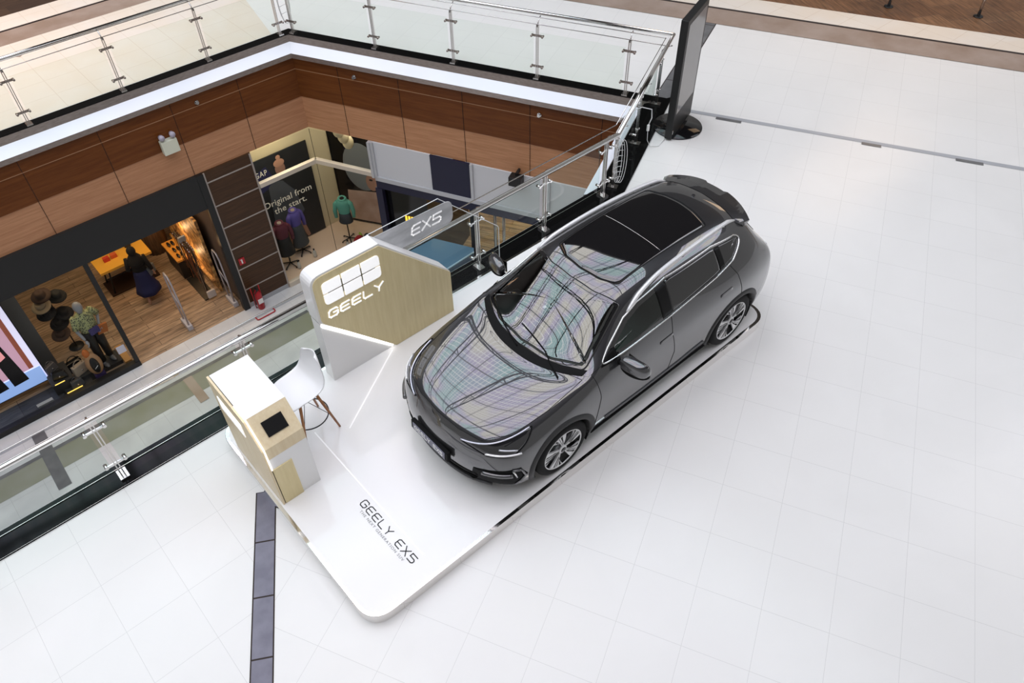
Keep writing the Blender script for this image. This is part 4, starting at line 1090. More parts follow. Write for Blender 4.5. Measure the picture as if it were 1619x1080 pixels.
        bm = B(); lathe(bm, [(RA - .004, 0), (RA - .004, .30), (.02, .30)], (h_c[0], sg * .90, h_c[1]) if sg < 0 else (h_c[0], .60, h_c[1]), 'Y', 40)
        bm.free()
        bm = B(); R_ = []
        for i in range(33):
            a = math.radians(-26) + math.radians(232) * i / 32
            R_.append([bm.verts.new((h_c[0] + math.cos(a) * (RA - .006), sg * yy, h_c[1] + math.sin(a) * (RA - .006))) for yy in (.90, .55)] + [bm.verts.new((h_c[0], sg * .55, h_c[1]))])
        for i in range(32):
            bm.faces.new((R_[i][0], R_[i + 1][0], R_[i + 1][1], R_[i][1])); bm.faces.new((R_[i][1], R_[i + 1][1], R_[i + 1][2], R_[i][2]))
        obj('wheel_liner', bm, W['black'], car)
    # mirror
    bm = B(); mc = Vector((.83, sg * 1.045, 1.10))
    ell(bm, mc, (.092, .165, .098), 24)
    for v in bm.verts:
        q = (v.co - mc); q = Vector((q.x / .092, q.y / .165, q.z / .098)); q = Vector([math.copysign(abs(a_) ** .72, a_) for a_ in q]); v.co = mc + Vector((q.x * .082, q.y * .15, q.z * .088))
    for v in bm.verts:
        if v.co.x > mc.x + .03: v.co.x = mc.x + .03
        k_ = (abs(v.co.y) - 1.035) / .135; v.co.x += .035 * k_; v.co.z -= .012 * k_
    mo = obj('door_mirror', bm, PAINT, car, smooth=True)
    bm = B(); ell(bm, mc + Vector((.002, 0, -.065)), (.088, .15, .045), 20)
    for v in bm.verts:
        if v.co.x > mc.x + .03: v.co.x = mc.x + .03
        k_ = (abs(v.co.y) - 1.035) / .135; v.co.x += .035 * k_; v.co.z -= .012 * k_
    obj('mirror_base', bm, PLB, mo)
    bm = B(); tube(bm, [(.80, sg * .84, 1.05), (.80, sg * .93, 1.055)], [.03, .022], 8); obj('mirror_arm', bm, PLB, mo)
    bm = B(); obox(bm, mc + Vector((.034, 0, .002)), (.0, .125, 0), (0, 0, .075), (.002, 0, 0)); obj('mirror_glass', bm, W['steel_b'], mo)
    P_ = [(.58, 1.085), (.80, 1.10), (.80, 1.20), (.70, 1.165)]
    patch('mirror_mount_panel', P_, pj, .008, PLB, car, rings=2)
# wheels
ALU = mat('machined_alloy', (.72, .72, .72), .35, .25); RIMB = mat('dark_rim', (.016, .016, .017), .25)
def wheel(h_c, sg):
    w_ = bpy.data.objects.new('wheel', None); COL.objects.link(w_); w_.parent = car; w_.location = (h_c[0], sg * .80, h_c[1])
    s = sg
    bm = B(); pr = [(.245, -.10), (.255, -.108), (.30, -.115), (.338, -.105), (.35, -.085), (.352, 0), (.35, .085), (.338, .105), (.30, .118), (.262, .116), (.250, .108), (.245, .09), (.245, -.10)]
    lathe(bm, [(r, h * s) for r, h in pr], axis='Y', n=64, cap=False); 
    obj('tyre', bm, TYRE, w_)
    bm = B(); lathe(bm, [(.250, .112 * s), (.258, .114 * s), (.256, .104 * s), (.246, .095 * s), (.242, .06 * s), (.0, .06 * s)], axis='Y', n=64, cap=False); obj('rim', bm, RIMB, w_)
    bm = B(); lathe(bm, [(.247, .108 * s), (.249, .1165 * s), (.257, .1165 * s), (.259, .110 * s)], axis='Y', n=64, cap=False); obj('rim_edge', bm, ALU, w_)
    bm = B()
    for q in range(5):
        a0 = 2 * PI * q / 5 + (.3 if sg < 0 else -.3)
        def pt(r, da, y): a = a0 + da * (-sg); return Vector((math.cos(a) * r, y * s, math.sin(a) * r))
        for (da0, da1, w0, w1) in ((-.10, -.02, .05, .13), (.10, .32, .05, .12), (.02, .62, .018, .028)):
            P1 = [pt(.045, da0 - w0, .102), pt(.045, da0 + w0 * 2, .102), pt(.15, (da0 + da1) / 2 + w1 * .8, .112), pt(.247, da1 + w1, .110), pt(.247, da1 - w1, .110), pt(.15, (da0 + da1) / 2 - w1 * .7, .112)]
            try: prism(bm, P1, (0, -.014 * s, 0))
            except ValueError: pass
    lathe(bm, [(.055, .095 * s), (.05, .112 * s), (.036, .116 * s)], axis='Y', n=24)
    obj('spoke', bm, ALU, w_)
    bm = B()
    for q in range(5):
        a0 = 2 * PI * q / 5 + (.3 if sg < 0 else -.3)
        for da in (.02, .20, .40):
            a = a0 + da * (-sg); tube(bm, [Vector((math.cos(a) * .10, .1145 * s, math.sin(a) * .10)), Vector((math.cos(a + (-sg) * .08) * .235, .1125 * s, math.sin(a + (-sg) * .08) * .235))], .0028, 5)
    obj('spoke_groove', bm, RIMB, w_)
    bm = B(); lathe(bm, [(.034, .11 * s), (.034, .118 * s), (.0, .120 * s)], axis='Y', n=20); obj('hub_cap', bm, RIMB, w_)
    return w_
for h_c in (HUBF, HUBR):
    for sg in (-1, 1): wheel(h_c, sg)
# headlights
HLG = mat('headlamp_lens', (.012, .012, .014), .05, coat=1, coat_ior=1.7)
for sg in (-1, 1):
    # outline in (y, z) seen along a slanted view; skinned from the front-side diagonal
    def hl(a, z, off=0.0, sg=sg):
        # a: plan angle parameter: 0 centre .. 1 side ; ray from outside aiming at an inner point
        tx, ty = -.15, .10
        ang = a
        o_ = Vector((tx - math.cos(ang) * 3, sg * (ty + math.sin(ang) * 3), z)); d_ = Vector((math.cos(ang), -sg * math.sin(ang), 0))
        h = hit(o_, d_)
        if h is None: return Vector((tx, ty, z)), -d_
        n_ = h[1] if h[1].dot(d_) < 0 else -h[1]
        return h[0] + n_ * off, n_
    P_ = rounded([(.30, .775), (.62, .80), (1.05, .86), (1.36, .90), (1.20, .80), (1.02, .715), (.72, .70), (.52, .745)], [.01, .05, .05, .01, .05, .03, .05, .03])
    h_ = patch('headlight', P_, hl, .004, HLG, car, rings=5, st=.05)
    bm = B(); tube(bm, [hl(a, z, .010)[0] for a, z in [(.36 + .94 * i / 24, .780 + .112 * (i / 24) ** 1.3) for i in range(25)]], .008, 6); obj('daytime_light', bm, mat('drl_lens', (.62, .62, .70), .15, .5), h_)
    bm = B(); tube(bm, [hl(a, z, .010)[0] for a, z in [(.70 + .42 * i / 14, .722 + .010 * i / 14) for i in range(15)]], .011, 6); obj('projector_lens', bm, mat('projector', (.8, .8, .8), .1, .6), h_)
    bm = B(); tube(bm, [hl(a, z, .008)[0] for a, z in [(.86 + .22 * i / 6, .775 - .002 * i) for i in range(7)]], .009, 6); obj('indicator_lens', bm, mat('indicator', (.55, .55, .58), .15, .6), h_)
    bm = B(); tube(bm, [hl(a, z, .004)[0] for a, z in dens(P_, .04)], .004, 5, closed=True); obj('headlight_gap', bm, GAPM, h_)
    # bumper side intake: black pocket with a body coloured C-shaped blade
    P2 = rounded([(.55, .50), (1.0, .555), (1.10, .545), (1.19, .40), (1.06, .235), (.68, .235), (.52, .36)], .02)
    patch('bumper_vent', P2, hl, .003, PLB, car, rings=4, st=.05)
    bm = B(); tube(bm, [hl(a, z, .012)[0] for a, z in dens([(.66, .50), (1.00, .52), (1.04, .44)], .03)[int(0):]][:0] or [hl(.66 + .34 * i / 10, .47, .010)[0] for i in range(11)], .026, 8); obj('bumper_blade', bm, PAINT, car)
    bm = B(); tube(bm, [hl(a, z, .010)[0] for a, z in [(1.00, .545), (1.10, .53), (1.13, .46), (1.155, .40), (1.10, .33), (1.04, .265)]], .012, 8); obj('bumper_fin', bm, PAINT, car)
    bm = B(); tube(bm, [hl(a, z, .008)[0] for a, z in [(1.005, .54), (1.035, .47), (1.05, .42)]], .010, 6); obj('vent_trim', bm, CHR, car)
# lower grille, chin, number plate
GP = rounded([(-.60, .40), (.60, .40), (.50, .235), (-.50, .235)], .04)
patch('lower_grille', GP, front, .004, PLB, car, rings=4, st=.04)
bm = B(); tube(bm, [front(-.66 + 1.32 * i / 24, .215, .012)[0] for i in range(25)], .018, 8); obj('chin_spoiler', bm, mat('chin_grey', (.07, .07, .072), .4), car)
bm = B(); tube(bm, [front(-.56 + 1.12 * i / 24, .32, .008)[0] for i in range(25)], .010, 6); obj('grille_bar', bm, PLB, car)
npo = bpy.data.objects.new('number_plate', None); COL.objects.link(npo); npo.parent = car; npo.location = (-.985, 0, .50); npo.rotation_euler = (0, math.radians(4), 0)
bm = B(); box(bm, -.018, .03, -.30, .30, -.062, .062); obj('plate_holder', bm, PLB, npo, bevel=.008)
bm = B(); box(bm, -.024, -.017, -.262, .262, -.048, .048); obj('plate_face', bm, mat('plate_slate', (.13, .13, .18), .35), npo)
bm = B(); L0 = -.225
letters(bm, 'GEELY', basis((-.024, .232, -.026), (0, -1, 0), (0, 0, 1)), .050, .038, .016, .009, ext=.002); obj('plate_lettering', bm, W['white'], npo)
bm = B(); letters(bm, 'EX5', basis((-.024, .232 - 5.7 * .038 - 6 * .016, -.026), (0, -1, 0), (0, 0, 1)), .050, .038, .016, .009, ext=.002); obj('plate_lettering', bm, W['white'], npo)
# tail: spoiler, light bar, rear glass
bm = B(); R_ = []
for i in range(31):
    y = -.585 + 1.17 * i / 30; t = abs(y) / .585; p, _n = over(3.02 - .05 * t, y * .90, .004)
    xe = 3.30 - .14 * t ** 2.6 - (.025 if abs(y) < .12 else 0); ze = 1.515 - .085 * t ** 2
    R_.append([bm.verts.new(q) for q in (tuple(p), (p.x + (xe - p.x) * .5, y, (p.z + ze) / 2 + .003), (xe, y, ze), (xe - .005, y * .99, ze - .03), (3.12 - .03 * t, y, ze - .05))])
for i in range(30):
    for k in range(4): bm.faces.new((R_[i][k], R_[i + 1][k], R_[i + 1][k + 1], R_[i][k + 1])).smooth = k < 1
bm.faces.new(R_[0]); bm.faces.new(R_[-1][::-1])
obj('roof_spoiler', bm, PAINT, car)
TL = mat('tail_lamp', (.12, .004, .006), .1, coat=1); TLC = mat('tail_lamp_clear', (.45, .45, .48), .12, .4)
patch('tail_light', rounded([(-.70, .98), (.70, .98), (.70, .93), (-.70, .93)], .02), rear, .006, TLC, car, rings=4, st=.04)
patch('rear_screen', rounded([(-.50, 1.36), (.50, 1.36), (.56, 1.12), (-.56, 1.12)], .05), rear, .005, TINT, car, rings=6, st=.04)
patch('rear_bumper_insert', rounded([(-.55, .46), (.55, .46), (.5, .32), (-.5, .32)], .04), rear, .005, PLB, car, rings=3, st=.04)
bm = B(); tube(bm, [over(3.02, -.55 + 1.1 * i / 20, .001)[0] for i in range(21)], .003, 5); obj('tailgate_gap', bm, GAPM, car)
bm = B(); cyl(bm, (2.86, 0, 1.575), (2.86, 0, 1.60), .02, 12); obj('antenna', bm, PAINT, car)
# cabin
bm = B(); box(bm, .36, 3.0, -.72, .72, .26, .34); obj('cabin_floor', bm, INT, car)
bm = B(); prism(bm, [(.30, -.70, 1.0), (.62, -.72, 1.02), (.82, -.72, .98), (.86, -.72, .78), (.50, -.70, .60)], (0, 1.42, 0)); obj('dashboard', bm, INT, car, bevel=.02)
bm = B(); box(bm, .84, .855, -.17, .20, .86, 1.06); obj('centre_display', bm, TINT, car)
bm = B(); tube(bm, [Vector((1.0, 0, .88)) + Vector((math.sin(a) * -.06, .38 + math.cos(a) * .18, math.sin(a) * .17)) for a in [2 * PI * i / 32 for i in range(32)]], .014, 8, closed=True); ell(bm, (.99, .38, .88), (.03, .07, .05), 12); obj('steering_wheel', bm, W['black'], car)
SEATM = mat('pale_seat_fabric', (.24, .24, .235), .6); 
for y_ in (-.37, .37):
    s_ = bpy.data.objects.new('front_seat', None); COL.objects.link(s_); s_.parent = car; s_.location = (1.45, y_, .40)
    bm = B(); box(bm, -.28, .24, -.25, .25, 0, .16); obj('cushion', bm, SEATM, s_, bevel=.05, seg=3)
    bm = B(); prism(bm, [(.16, -.24, .10), (.30, -.24, .10), (.48, -.22, .70), (.38, -.22, .72)], (0, .47, 0)); obj('backrest', bm, SEATM, s_, bevel=.04, seg=3)
    bm = B(); obox(bm, (.47, 0, .83), (.045, 0, .01), (0, .12, 0), (0, 0, .075)); obj('headrest', bm, SEATM, s_, bevel=.03, seg=3)
bm = B(); box(bm, 2.0, 2.5, -.66, .66, .40, .58); prism(bm, [(2.42, -.66, .5), (2.56, -.66, .5), (2.72, -.64, 1.15), (2.62, -.64, 1.17)], (0, 1.30, 0)); obj('rear_bench', bm, SEATM, car, bevel=.04)
bm = B(); box(bm, .02, 2.70, -.60, .60, .22, .30); obj('underbody', bm, W['black'], car)
bm = B(); prism(bm, [(-.86, -.5, .22), (-.86, .5, .22), (-.6, .76, .22), (3.4, .78, .24), (3.4, -.78, .24), (-.6, -.76, .22)], (0, 0, .02)); obj('undertray', bm, W['black'], car)
bd_.free()
# ================================================================ LOWER LEVEL: LEATHER GOODS STORE
LZ = LOW + .004
# big video wall panel, at the left of the window
t = thing('video_screen', 'large lit video screen showing a model in black trousers in the store window', 'screen', (-4.6, 11.45, LZ))
bm = B(); box(bm, -7.5, -3.72, 11.45, 11.55, -5.45, -2.4); obj('screen_housing', bm, W['black'], t)
def emit(name, c, s=1.0): return mat(name, c, .5, emit=c, es=s)
bm = B(); box(bm, -7.4, -3.74, 11.44, 11.448, -5.40, -2.5); obj('screen_border', bm, emit('lit_lilac', (.75, .72, .95), .8), t)
bm = B(); box(bm, -7.4, -3.86, 11.432, 11.439, -4.95, -2.6); obj('picture_frame', bm, emit('lit_brown', (.22, .06, .035), .8), t)
bm = B(); box(bm, -7.4, -3.95, 11.424, 11.431, -4.95, -2.6); obj('picture_wall', bm, emit('lit_pink', (.52, .30, .40), .8), t)
bm = B(); box(bm, -7.4, -3.76, 11.416, 11.423, -5.40, -4.98); obj('picture_floor', bm, emit('lit_blue', (.28, .42, .78), .8), t)
mk = mat('picture_black', (.008, .006, .008), .4)
for x in (-4.62, -4.22):
    bm = B(); prism(bm, [(x - .13, 11.41, -5.18), (x + .17, 11.41, -5.16), (x + .07, 11.41, -4.0), (x - .16, 11.41, -4.0)], (0, .004, 0)); obj('picture_trousers', bm, mk, t)
bm = B(); prism(bm, [(-4.80, 11.405, -4.1), (-4.18, 11.405, -4.1), (-4.2, 11.405, -3.3), (-4.75, 11.405, -3.3)], (0, .004, 0)); obj('picture_top', bm, mk, t)
bm = B(); prism(bm, [(-4.30, 11.40, -4.45), (-4.18, 11.40, -4.40), (-4.22, 11.40, -3.9), (-4.32, 11.40, -3.5), (-4.42, 11.40, -3.5), (-4.40, 11.40, -4.0)], (0, .004, 0)); obj('picture_arm', bm, emit('lit_skin', (.75, .30, .32), .8), t)
bm = B(); box(bm, -4.1, -3.45, 11.95, 12.05, LZ, -2.5); tag(obj('display_partition', bm, mat('grey_partition', (.13, .13, .13), .6)), 'plain grey partition between the lit screen and the hat stand', 'partition')
bm = B(); box(bm, -8, -3.66, 10.92, 11.40, LZ, LZ + .06); tag(obj('display_plinth', bm, plank_mat('grey_plinth_tile', (.09, .09, .09), (.05, .05, .05), cw=.6, ch=.6)), 'dark grey tiled low plinth below the lit screen', 'plinth')
bm = B(); obox(bm, (-4.05, 10.98, LZ + .10), (.16, 0, 0), (0, .02, .02), (0, -.01, .05)); tag(obj('name_sign', bm, W['greypanel']), 'small pale sign block on the dark plinth', 'sign')
pl = []
for (x, y, w, d, h, lab) in ((-3.56, 11.35, .22, .3, .34, 'black display block nearest the lit screen'), (-3.15, 11.27, .16, .22, .22, 'charcoal display block under the taupe handbag'), (-2.60, 11.30, .24, .20, .10, 'charcoal display block under the mannequin'), (-3.35, 10.98, .28, .14, .12, 'low black block beside the window frame')):
    bm = B(); box(bm, x - w, x + w, y - d, y + d, LZ, LZ + h); tag(obj('display_block', bm, mat('charcoal_block', (.02, .02, .021), .5)), lab, 'plinth', 'display blocks in the store window')
for i, (x, y, z, lab) in enumerate(((-3.62, 11.06, .345, 'short glowing yellow strip on the block by the screen'), (-3.45, 10.9, .14, 'long glowing yellow strip on the lowest block'), (-2.9, 11.01, .225, 'tiny glowing yellow strip near the mannequin'))):
    bm = B(); obox(bm, (x, y, LZ + z), ((.10, .16, .03)[i], 0, 0), (0, .008, 0), (0, 0, .006)); tag(obj('price_light', bm, emit('yellow_glow', (1, .62, .12), 1.5)), lab, 'light')
def handbag(loc, s, m, lab, rz=0, strap=None):
    t = thing('handbag', lab, 'bag', loc, 'handbags in the store window', rz=rz, world=False)
    bm = B(); prism(bm, [(-.16 * s, -.06 * s, 0), (.16 * s, -.06 * s, 0), (.13 * s, -.035 * s, .20 * s), (-.13 * s, -.035 * s, .20 * s)], (0, .09 * s, 0)); obj('bag_body', bm, m, t, bevel=.015 * s)
    bm = B(); tube(bm, [(math.cos(a) * .09 * s, 0, .19 * s + math.sin(a) * .11 * s) for a in [PI * i / 12 for i in range(13)]], .008 * s, 6); obj('handle', bm, strap or m, t)
    bm = B(); ell(bm, (0, -.07 * s, .10 * s), (.018 * s, .008, .018 * s), 8); obj('clasp', bm, W['steel_b'], t)
bk = mat('black_leather', (.008, .008, .008), .25); tp = mat('taupe_leather', (.30, .24, .18), .4)
handbag((-3.15, 11.20, LZ + .22), 1.15, tp, 'taupe handbag with dangling strap beside the black one', .3)
handbag((-3.20, 11.62, LZ + .004), 1.25, bk, 'large black handbag behind the taupe handbag', .2)
handbag((-3.55, 11.2, LZ + .34), .95, bk, 'small black handbag on the block nearest the lit screen', -.2)
handbag((-3.35, 10.98, LZ + .12), .85, mat('mesh_bag', (.05, .05, .055), .5), 'dark mesh handbag on the lowest block near the window frame', .1)
handbag((-3.62, 11.52, LZ + .34), .9, mat('patterned_bag', (.10, .09, .09), .4), 'grey patterned handbag beside the grey partition', .5)
# hats on a pole
t = thing('hat_stand', 'thin dark floor stand carrying several hats in the store window', 'stand', (-2.95, 12.3, LZ))
bm = B(); cyl(bm, (-2.95, 12.3, LZ), (-2.95, 12.3, LZ + 1.62), .014, 8); obj('pole', bm, W['black'], t)
bm = B(); lathe(bm, [(.16, 0), (.16, .015), (.0, .02)], (-2.95, 12.3, LZ), n=24); obj('base', bm, W['black'], t)
bm = B()
HT = [(-.08, -.02, 1.62, (.05, .028, .02), 'small brown felt hat, highest at the left of the hat stand'), (.17, .05, 1.40, (.012, .012, .012), 'large black felt hat, highest at the right of the hat stand'), (-.18, -.05, 1.40, (.38, .30, .20), 'pale straw hat on the left of the hat stand'),
      (-.17, -.03, 1.17, (.014, .013, .013), 'black hat below the pale straw hat'), (.12, -.04, 1.0, (.013, .012, .012), 'black wide-brim hat on the right middle of the hat stand'), (-.05, -.08, .84, (.016, .013, .011), 'black floppy hat in the lower middle of the hat stand'), (-.14, -.08, .56, (.10, .06, .04), 'brown straw hat, lowest on the hat stand')]
for dx, dy, z, c_, lab in HT: tube(bm, [(-2.95, 12.3, LZ + z - .02), (-2.95 + dx, 12.3 + dy, LZ + z)], .006, 5)
obj('hat_arm', bm, W['black'], t)
for dx, dy, z, c_, lab in HT:
    h_ = thing('hat', lab, 'hat', (-2.95 + dx, 12.3 + dy, LZ + z), 'hats on the hat stand', world=False)
    h_.rotation_euler = (math.radians(14), math.radians(8 * (1 if dx > 0 else -1)), 0)
    h_.scale = (1.05, 1.05, 1.3); m_ = mat('felt', c_, .8); bm = B(); lathe(bm, [(.185, -.012), (.19, -.004), (.12, .0), (.10, .012), (.097, .07), (.08, .105), (.03, .095), (.0, .088)], n=28); obj('crown', bm, m_, h_, smooth=True)
    bm = B(); lathe(bm, [(.101, .008), (.102, .03), (.099, .032)], n=28); obj('hat_band', bm, mat('band', tuple(x * .5 for x in c_), .6), h_)

# skinned figures ---------------------------------------------------------------
def skin_obj(name, V, E_, m, parent, sub=2, root=0):
    """V: [(co, r or (rx, ry))], edges; grown with a Skin modifier"""
    me = bpy.data.meshes.new(name); me.from_pydata([v[0] for v in V], E_, []); me.materials.append(m)
    o = bpy.data.objects.new(name, me); COL.objects.link(o); o.parent = parent
    md = o.modifiers.new('skin', 'SKIN'); md.use_smooth_shade = True
    sv = me.skin_vertices[0].data if me.skin_vertices else None
    if sv is None: me.skin_vertices.new() if hasattr(me.skin_vertices, 'new') else None; sv = me.skin_vertices[0].data
    for i, v in enumerate(V): sv[i].radius = v[1] if isinstance(v[1], tuple) else (v[1], v[1]); sv[i].use_root = (i == root)
    s_ = o.modifiers.new('sub', 'SUBSURF'); s_.levels = sub; s_.render_levels = sub
    return o
def figure(root, H, skin, pose, name='body', sub=1):
    """one continuous standing body facing -Y in local space; pose offsets for elbows, hands, knees, feet"""
    P_ = {'pelvis': (0, 0, .53), 'waist': (0, 0, .60), 'chest': (0, .0, .73), 'neck': (0, .0, .83), 'head': (0, -.01, .875), 'crown': (0, 0, .975),
          'shL': (-.105, 0, .80), 'elL': (-.15, .01, .63), 'haL': (-.15, -.03, .49), 'shR': (.105, 0, .80), 'elR': (.15, .01, .63), 'haR': (.15, -.03, .49),
          'hipL': (-.05, 0, .50), 'knL': (-.055, -.005, .28), 'anL': (-.06, .01, .045), 'toL': (-.065, -.08, .018), 'hipR': (.05, 0, .50), 'knR': (.055, -.005, .28), 'anR': (.06, .01, .045), 'toR': (.065, -.08, .018)}
    P_.update(pose); K = list(P_)
    R_ = {'pelvis': (.075, .06), 'waist': (.065, .05), 'chest': (.08, .055), 'neck': .028, 'head': (.04, .048), 'crown': (.032, .036), 'shL': .034, 'shR': .034, 'elL': .022, 'elR': .022, 'haL': .015, 'haR': .015,
          'hipL': .05, 'hipR': .05, 'knL': .033, 'knR': .033, 'anL': .020, 'anR': .020, 'toL': .016, 'toR': .016}
    V = [(Vector(P_[k]) * H, tuple(x * H for x in R_[k]) if isinstance(R_[k], tuple) else R_[k] * H) for k in K]
    E_ = [('pelvis', 'waist'), ('waist', 'chest'), ('chest', 'neck'), ('neck', 'head'), ('head', 'crown'), ('chest', 'shL'), ('shL', 'elL'), ('elL', 'haL'), ('chest', 'shR'), ('shR', 'elR'), ('elR', 'haR'),
          ('pelvis', 'hipL'), ('hipL', 'knL'), ('knL', 'anL'), ('anL', 'toL'), ('pelvis', 'hipR'), ('hipR', 'knR'), ('knR', 'anR'), ('anR', 'toR')]
    b_ = skin_obj(name, V, [(K.index(a), K.index(c_)) for a, c_ in E_], skin, root, 2)
    return b_, {k: Vector(P_[k]) * H for k in K}
def hand(root, wrist, d, skin, up=(0, 0, 1), s=1.0, curl=.4, name='hand'):
    """palm, four unequal fingers, thumb; d = pointing direction"""
    d = Vector(d).normalized(); u = Vector(up); sd = d.cross(u).normalized(); n_ = sd.cross(d).normalized(); w = Vector(wrist)
    V = [(w, .020 * s), (w + d * .035 * s, (.030 * s, .014 * s)), (w + d * .075 * s, (.034 * s, .012 * s))]; E_ = [(0, 1), (1, 2)]
    for k, ln in enumerate((.052, .062, .058, .045)):
        b_ = w + d * .082 * s + sd * (k - 1.5) * .019 * s; i = len(V)
        c1 = (d - n_ * curl).normalized(); c2 = (d - n_ * curl * 2.6).normalized()
        V += [(b_, .009 * s), (b_ + c1 * ln * .55 * s, .008 * s), (b_ + c1 * ln * .55 * s + c2 * ln * .5 * s, .0065 * s)]; E_ += [(2, i), (i, i + 1), (i + 1, i + 2)]
    i = len(V); b_ = w + d * .030 * s - sd * .030 * s; V += [(b_, .010 * s), (b_ + (d - sd * .8).normalized() * .034 * s, .009 * s), (b_ + (d - sd * .5).normalized() * .060 * s, .007 * s)]; E_ += [(1, i), (i, i + 1), (i + 1, i + 2)]
    return skin_obj(name, V, E_, skin, root, 1)

# mannequin in patterned shirt
GM = mat('mannequin_grey', (.30, .31, .33), .35)
t = thing('mannequin', 'grey mannequin in patterned short-sleeved shirt and black trousers in the store window', 'mannequin', (-2.60, 11.30, LZ + .10), world=False, rz=math.radians(12)); MT = t.matrix_basis.copy() if False else Matrix.Translation((-2.60, 11.30, LZ + .10)) @ Matrix.Rotation(math.radians(12), 4, 'Z') @ Matrix.Scale(1.17, 4)
t.scale = (1.17, 1.17, 1.17)
Hm = 1.50
b_, J_ = figure(t, Hm, GM, {'elR': (.18, .06, .66), 'haR': (.105, -.03, .555), 'elL': (-.145, -.02, .64), 'haL': (-.13, -.09, .52), 'anL': (-.06, -.03, .045), 'toL': (-.07, -.11, .018)})
hand(t, J_['haL'], (0, -.5, -.8), GM, up=(1, 0, 0)); hand(t, J_['haR'], (-.6, -.6, -.3), GM)
bm = B(); ell(bm, (0, -.012 * Hm, .925 * Hm), (.052 * Hm, .062 * Hm, .074 * Hm), 20); obj('head', bm, GM, t, smooth=True)
m, n, l, bb = nm('paisley_shirt'); tc0 = n.new('ShaderNodeTexCoord'); vz = n.new('ShaderNodeTexVoronoi'); vz.inputs['Scale'].default_value = 34; l.new(tc0.outputs['Object'], vz.inputs[0])
l.new(ramp(n, l, vz.outputs[0], (.05, .06, .05), (.40, .42, .20), .25, .6), bb.inputs['Base Color']); bb.inputs['Roughness'].default_value = .8; SHIRT = m
bm = B(); lathe(bm, [(.105, .78), (.155, .86), (.165, 1.0), (.17, 1.12), (.155, 1.20), (.08, 1.26)], n=28)
for v in bm.verts: v.co.y *= .70
obj('shirt', bm, SHIRT, t, smooth=True)
for sg, j in ((-1, 'L'), (1, 'R')):
    a, e = J_['sh' + j], J_['el' + j]; bm = B(); tube(bm, [a + Vector((-sg * .03, 0, .02)), a, a.lerp(e, .5), a.lerp(e, .85)], [.055, .062, .058, .062], 14); obj('sleeve', bm, SHIRT, t)
for j in 'LR':
    bm = B(); tube(bm, [J_['hip' + j] + Vector((0, 0, .08)), J_['hip' + j], J_['kn' + j], J_['an' + j] + Vector((0, 0, .03))], [.09, .10, .075, .065], 16); obj('trouser_leg', bm, W['black'], t)
    bm = B(); q = J_['an' + j]; ell(bm, q + Vector((0, -.06, -.03)), (.042, .115, .036), 14); obj('shoe', bm, mat('grey_shoe', (.12, .12, .12), .5), t)
bm = B(); obox(bm, (.02, -.13, .86), (.09, 0, 0), (0, .02, .0), (0, 0, .06)); tag(obj('pouch', bm, mat('navy_pouch', (.05, .04, .16), .5)), 'navy pouch held at the mannequin\'s waist', 'bag').matrix_world = MT
bm = B(); obox(bm, (.16, -.10, .78), (.09, 0, -.02), (0, .02, 0), (.02, 0, .09)); tag(obj('pouch', bm, mat('tan_leather', (.42, .13, .03), .5)), 'orange leather bag hanging at the mannequin\'s hip', 'bag').matrix_world = MT
t = thing('backpack', 'tan backpack with black lettered front standing on a small plinth by the mannequin', 'bag', (-2.88, 11.12, LZ + .10))
bm = B(); ell(bm, (-2.88, 11.05, LZ + .40), (.16, .10, .30), 20); obj('bag_body', bm, mat('tan_canvas', (.42, .24, .12), .7), t, smooth=True)
bm = B(); ell(bm, (-2.88, 10.97, LZ + .42), (.085, .06, .22), 16); obj('front_pocket', bm, W['black'], t, smooth=True)
bm = B(); ell(bm, (-2.92, 11.05, LZ + .74), (.07, .05, .12), 12); obj('top_flap', bm, mat('orange_leather', (.55, .15, .03), .5), t, smooth=True)
bm = B(); tube(bm, [(-2.92 + .04 * k, 10.90, LZ + .38 + .03 * k) for k in range(3)], .006, 5); obj('lettering', bm, W['white'], t)
bm = B(); box(bm, -2.99, -2.77, 11.0, 11.2, LZ, LZ + .10); tag(obj('display_block', bm, mat('violet_block', (.05, .03, .12), .5)), 'small violet block under the tan backpack', 'plinth', 'display blocks in the store window')
bm = B(); box(bm, -2.34, -2.20, 10.98, 11.6, LZ, LZ + .10); tag(obj('display_block', bm, mat('honey_wood', (.45, .24, .08), .5)), 'honey wood block at the right of the mannequin', 'plinth', 'display blocks in the store window')
bm = B(); obox(bm, (-2.30, 10.815, LOW + .62), (.085, 0, 0), (0, .002, 0), (0, 0, .10)); tag(obj('window_notice', bm, mat('white_notice', (.62, .62, .70), .6)), 'white notice stuck on the store window beside the doorway', 'notice')

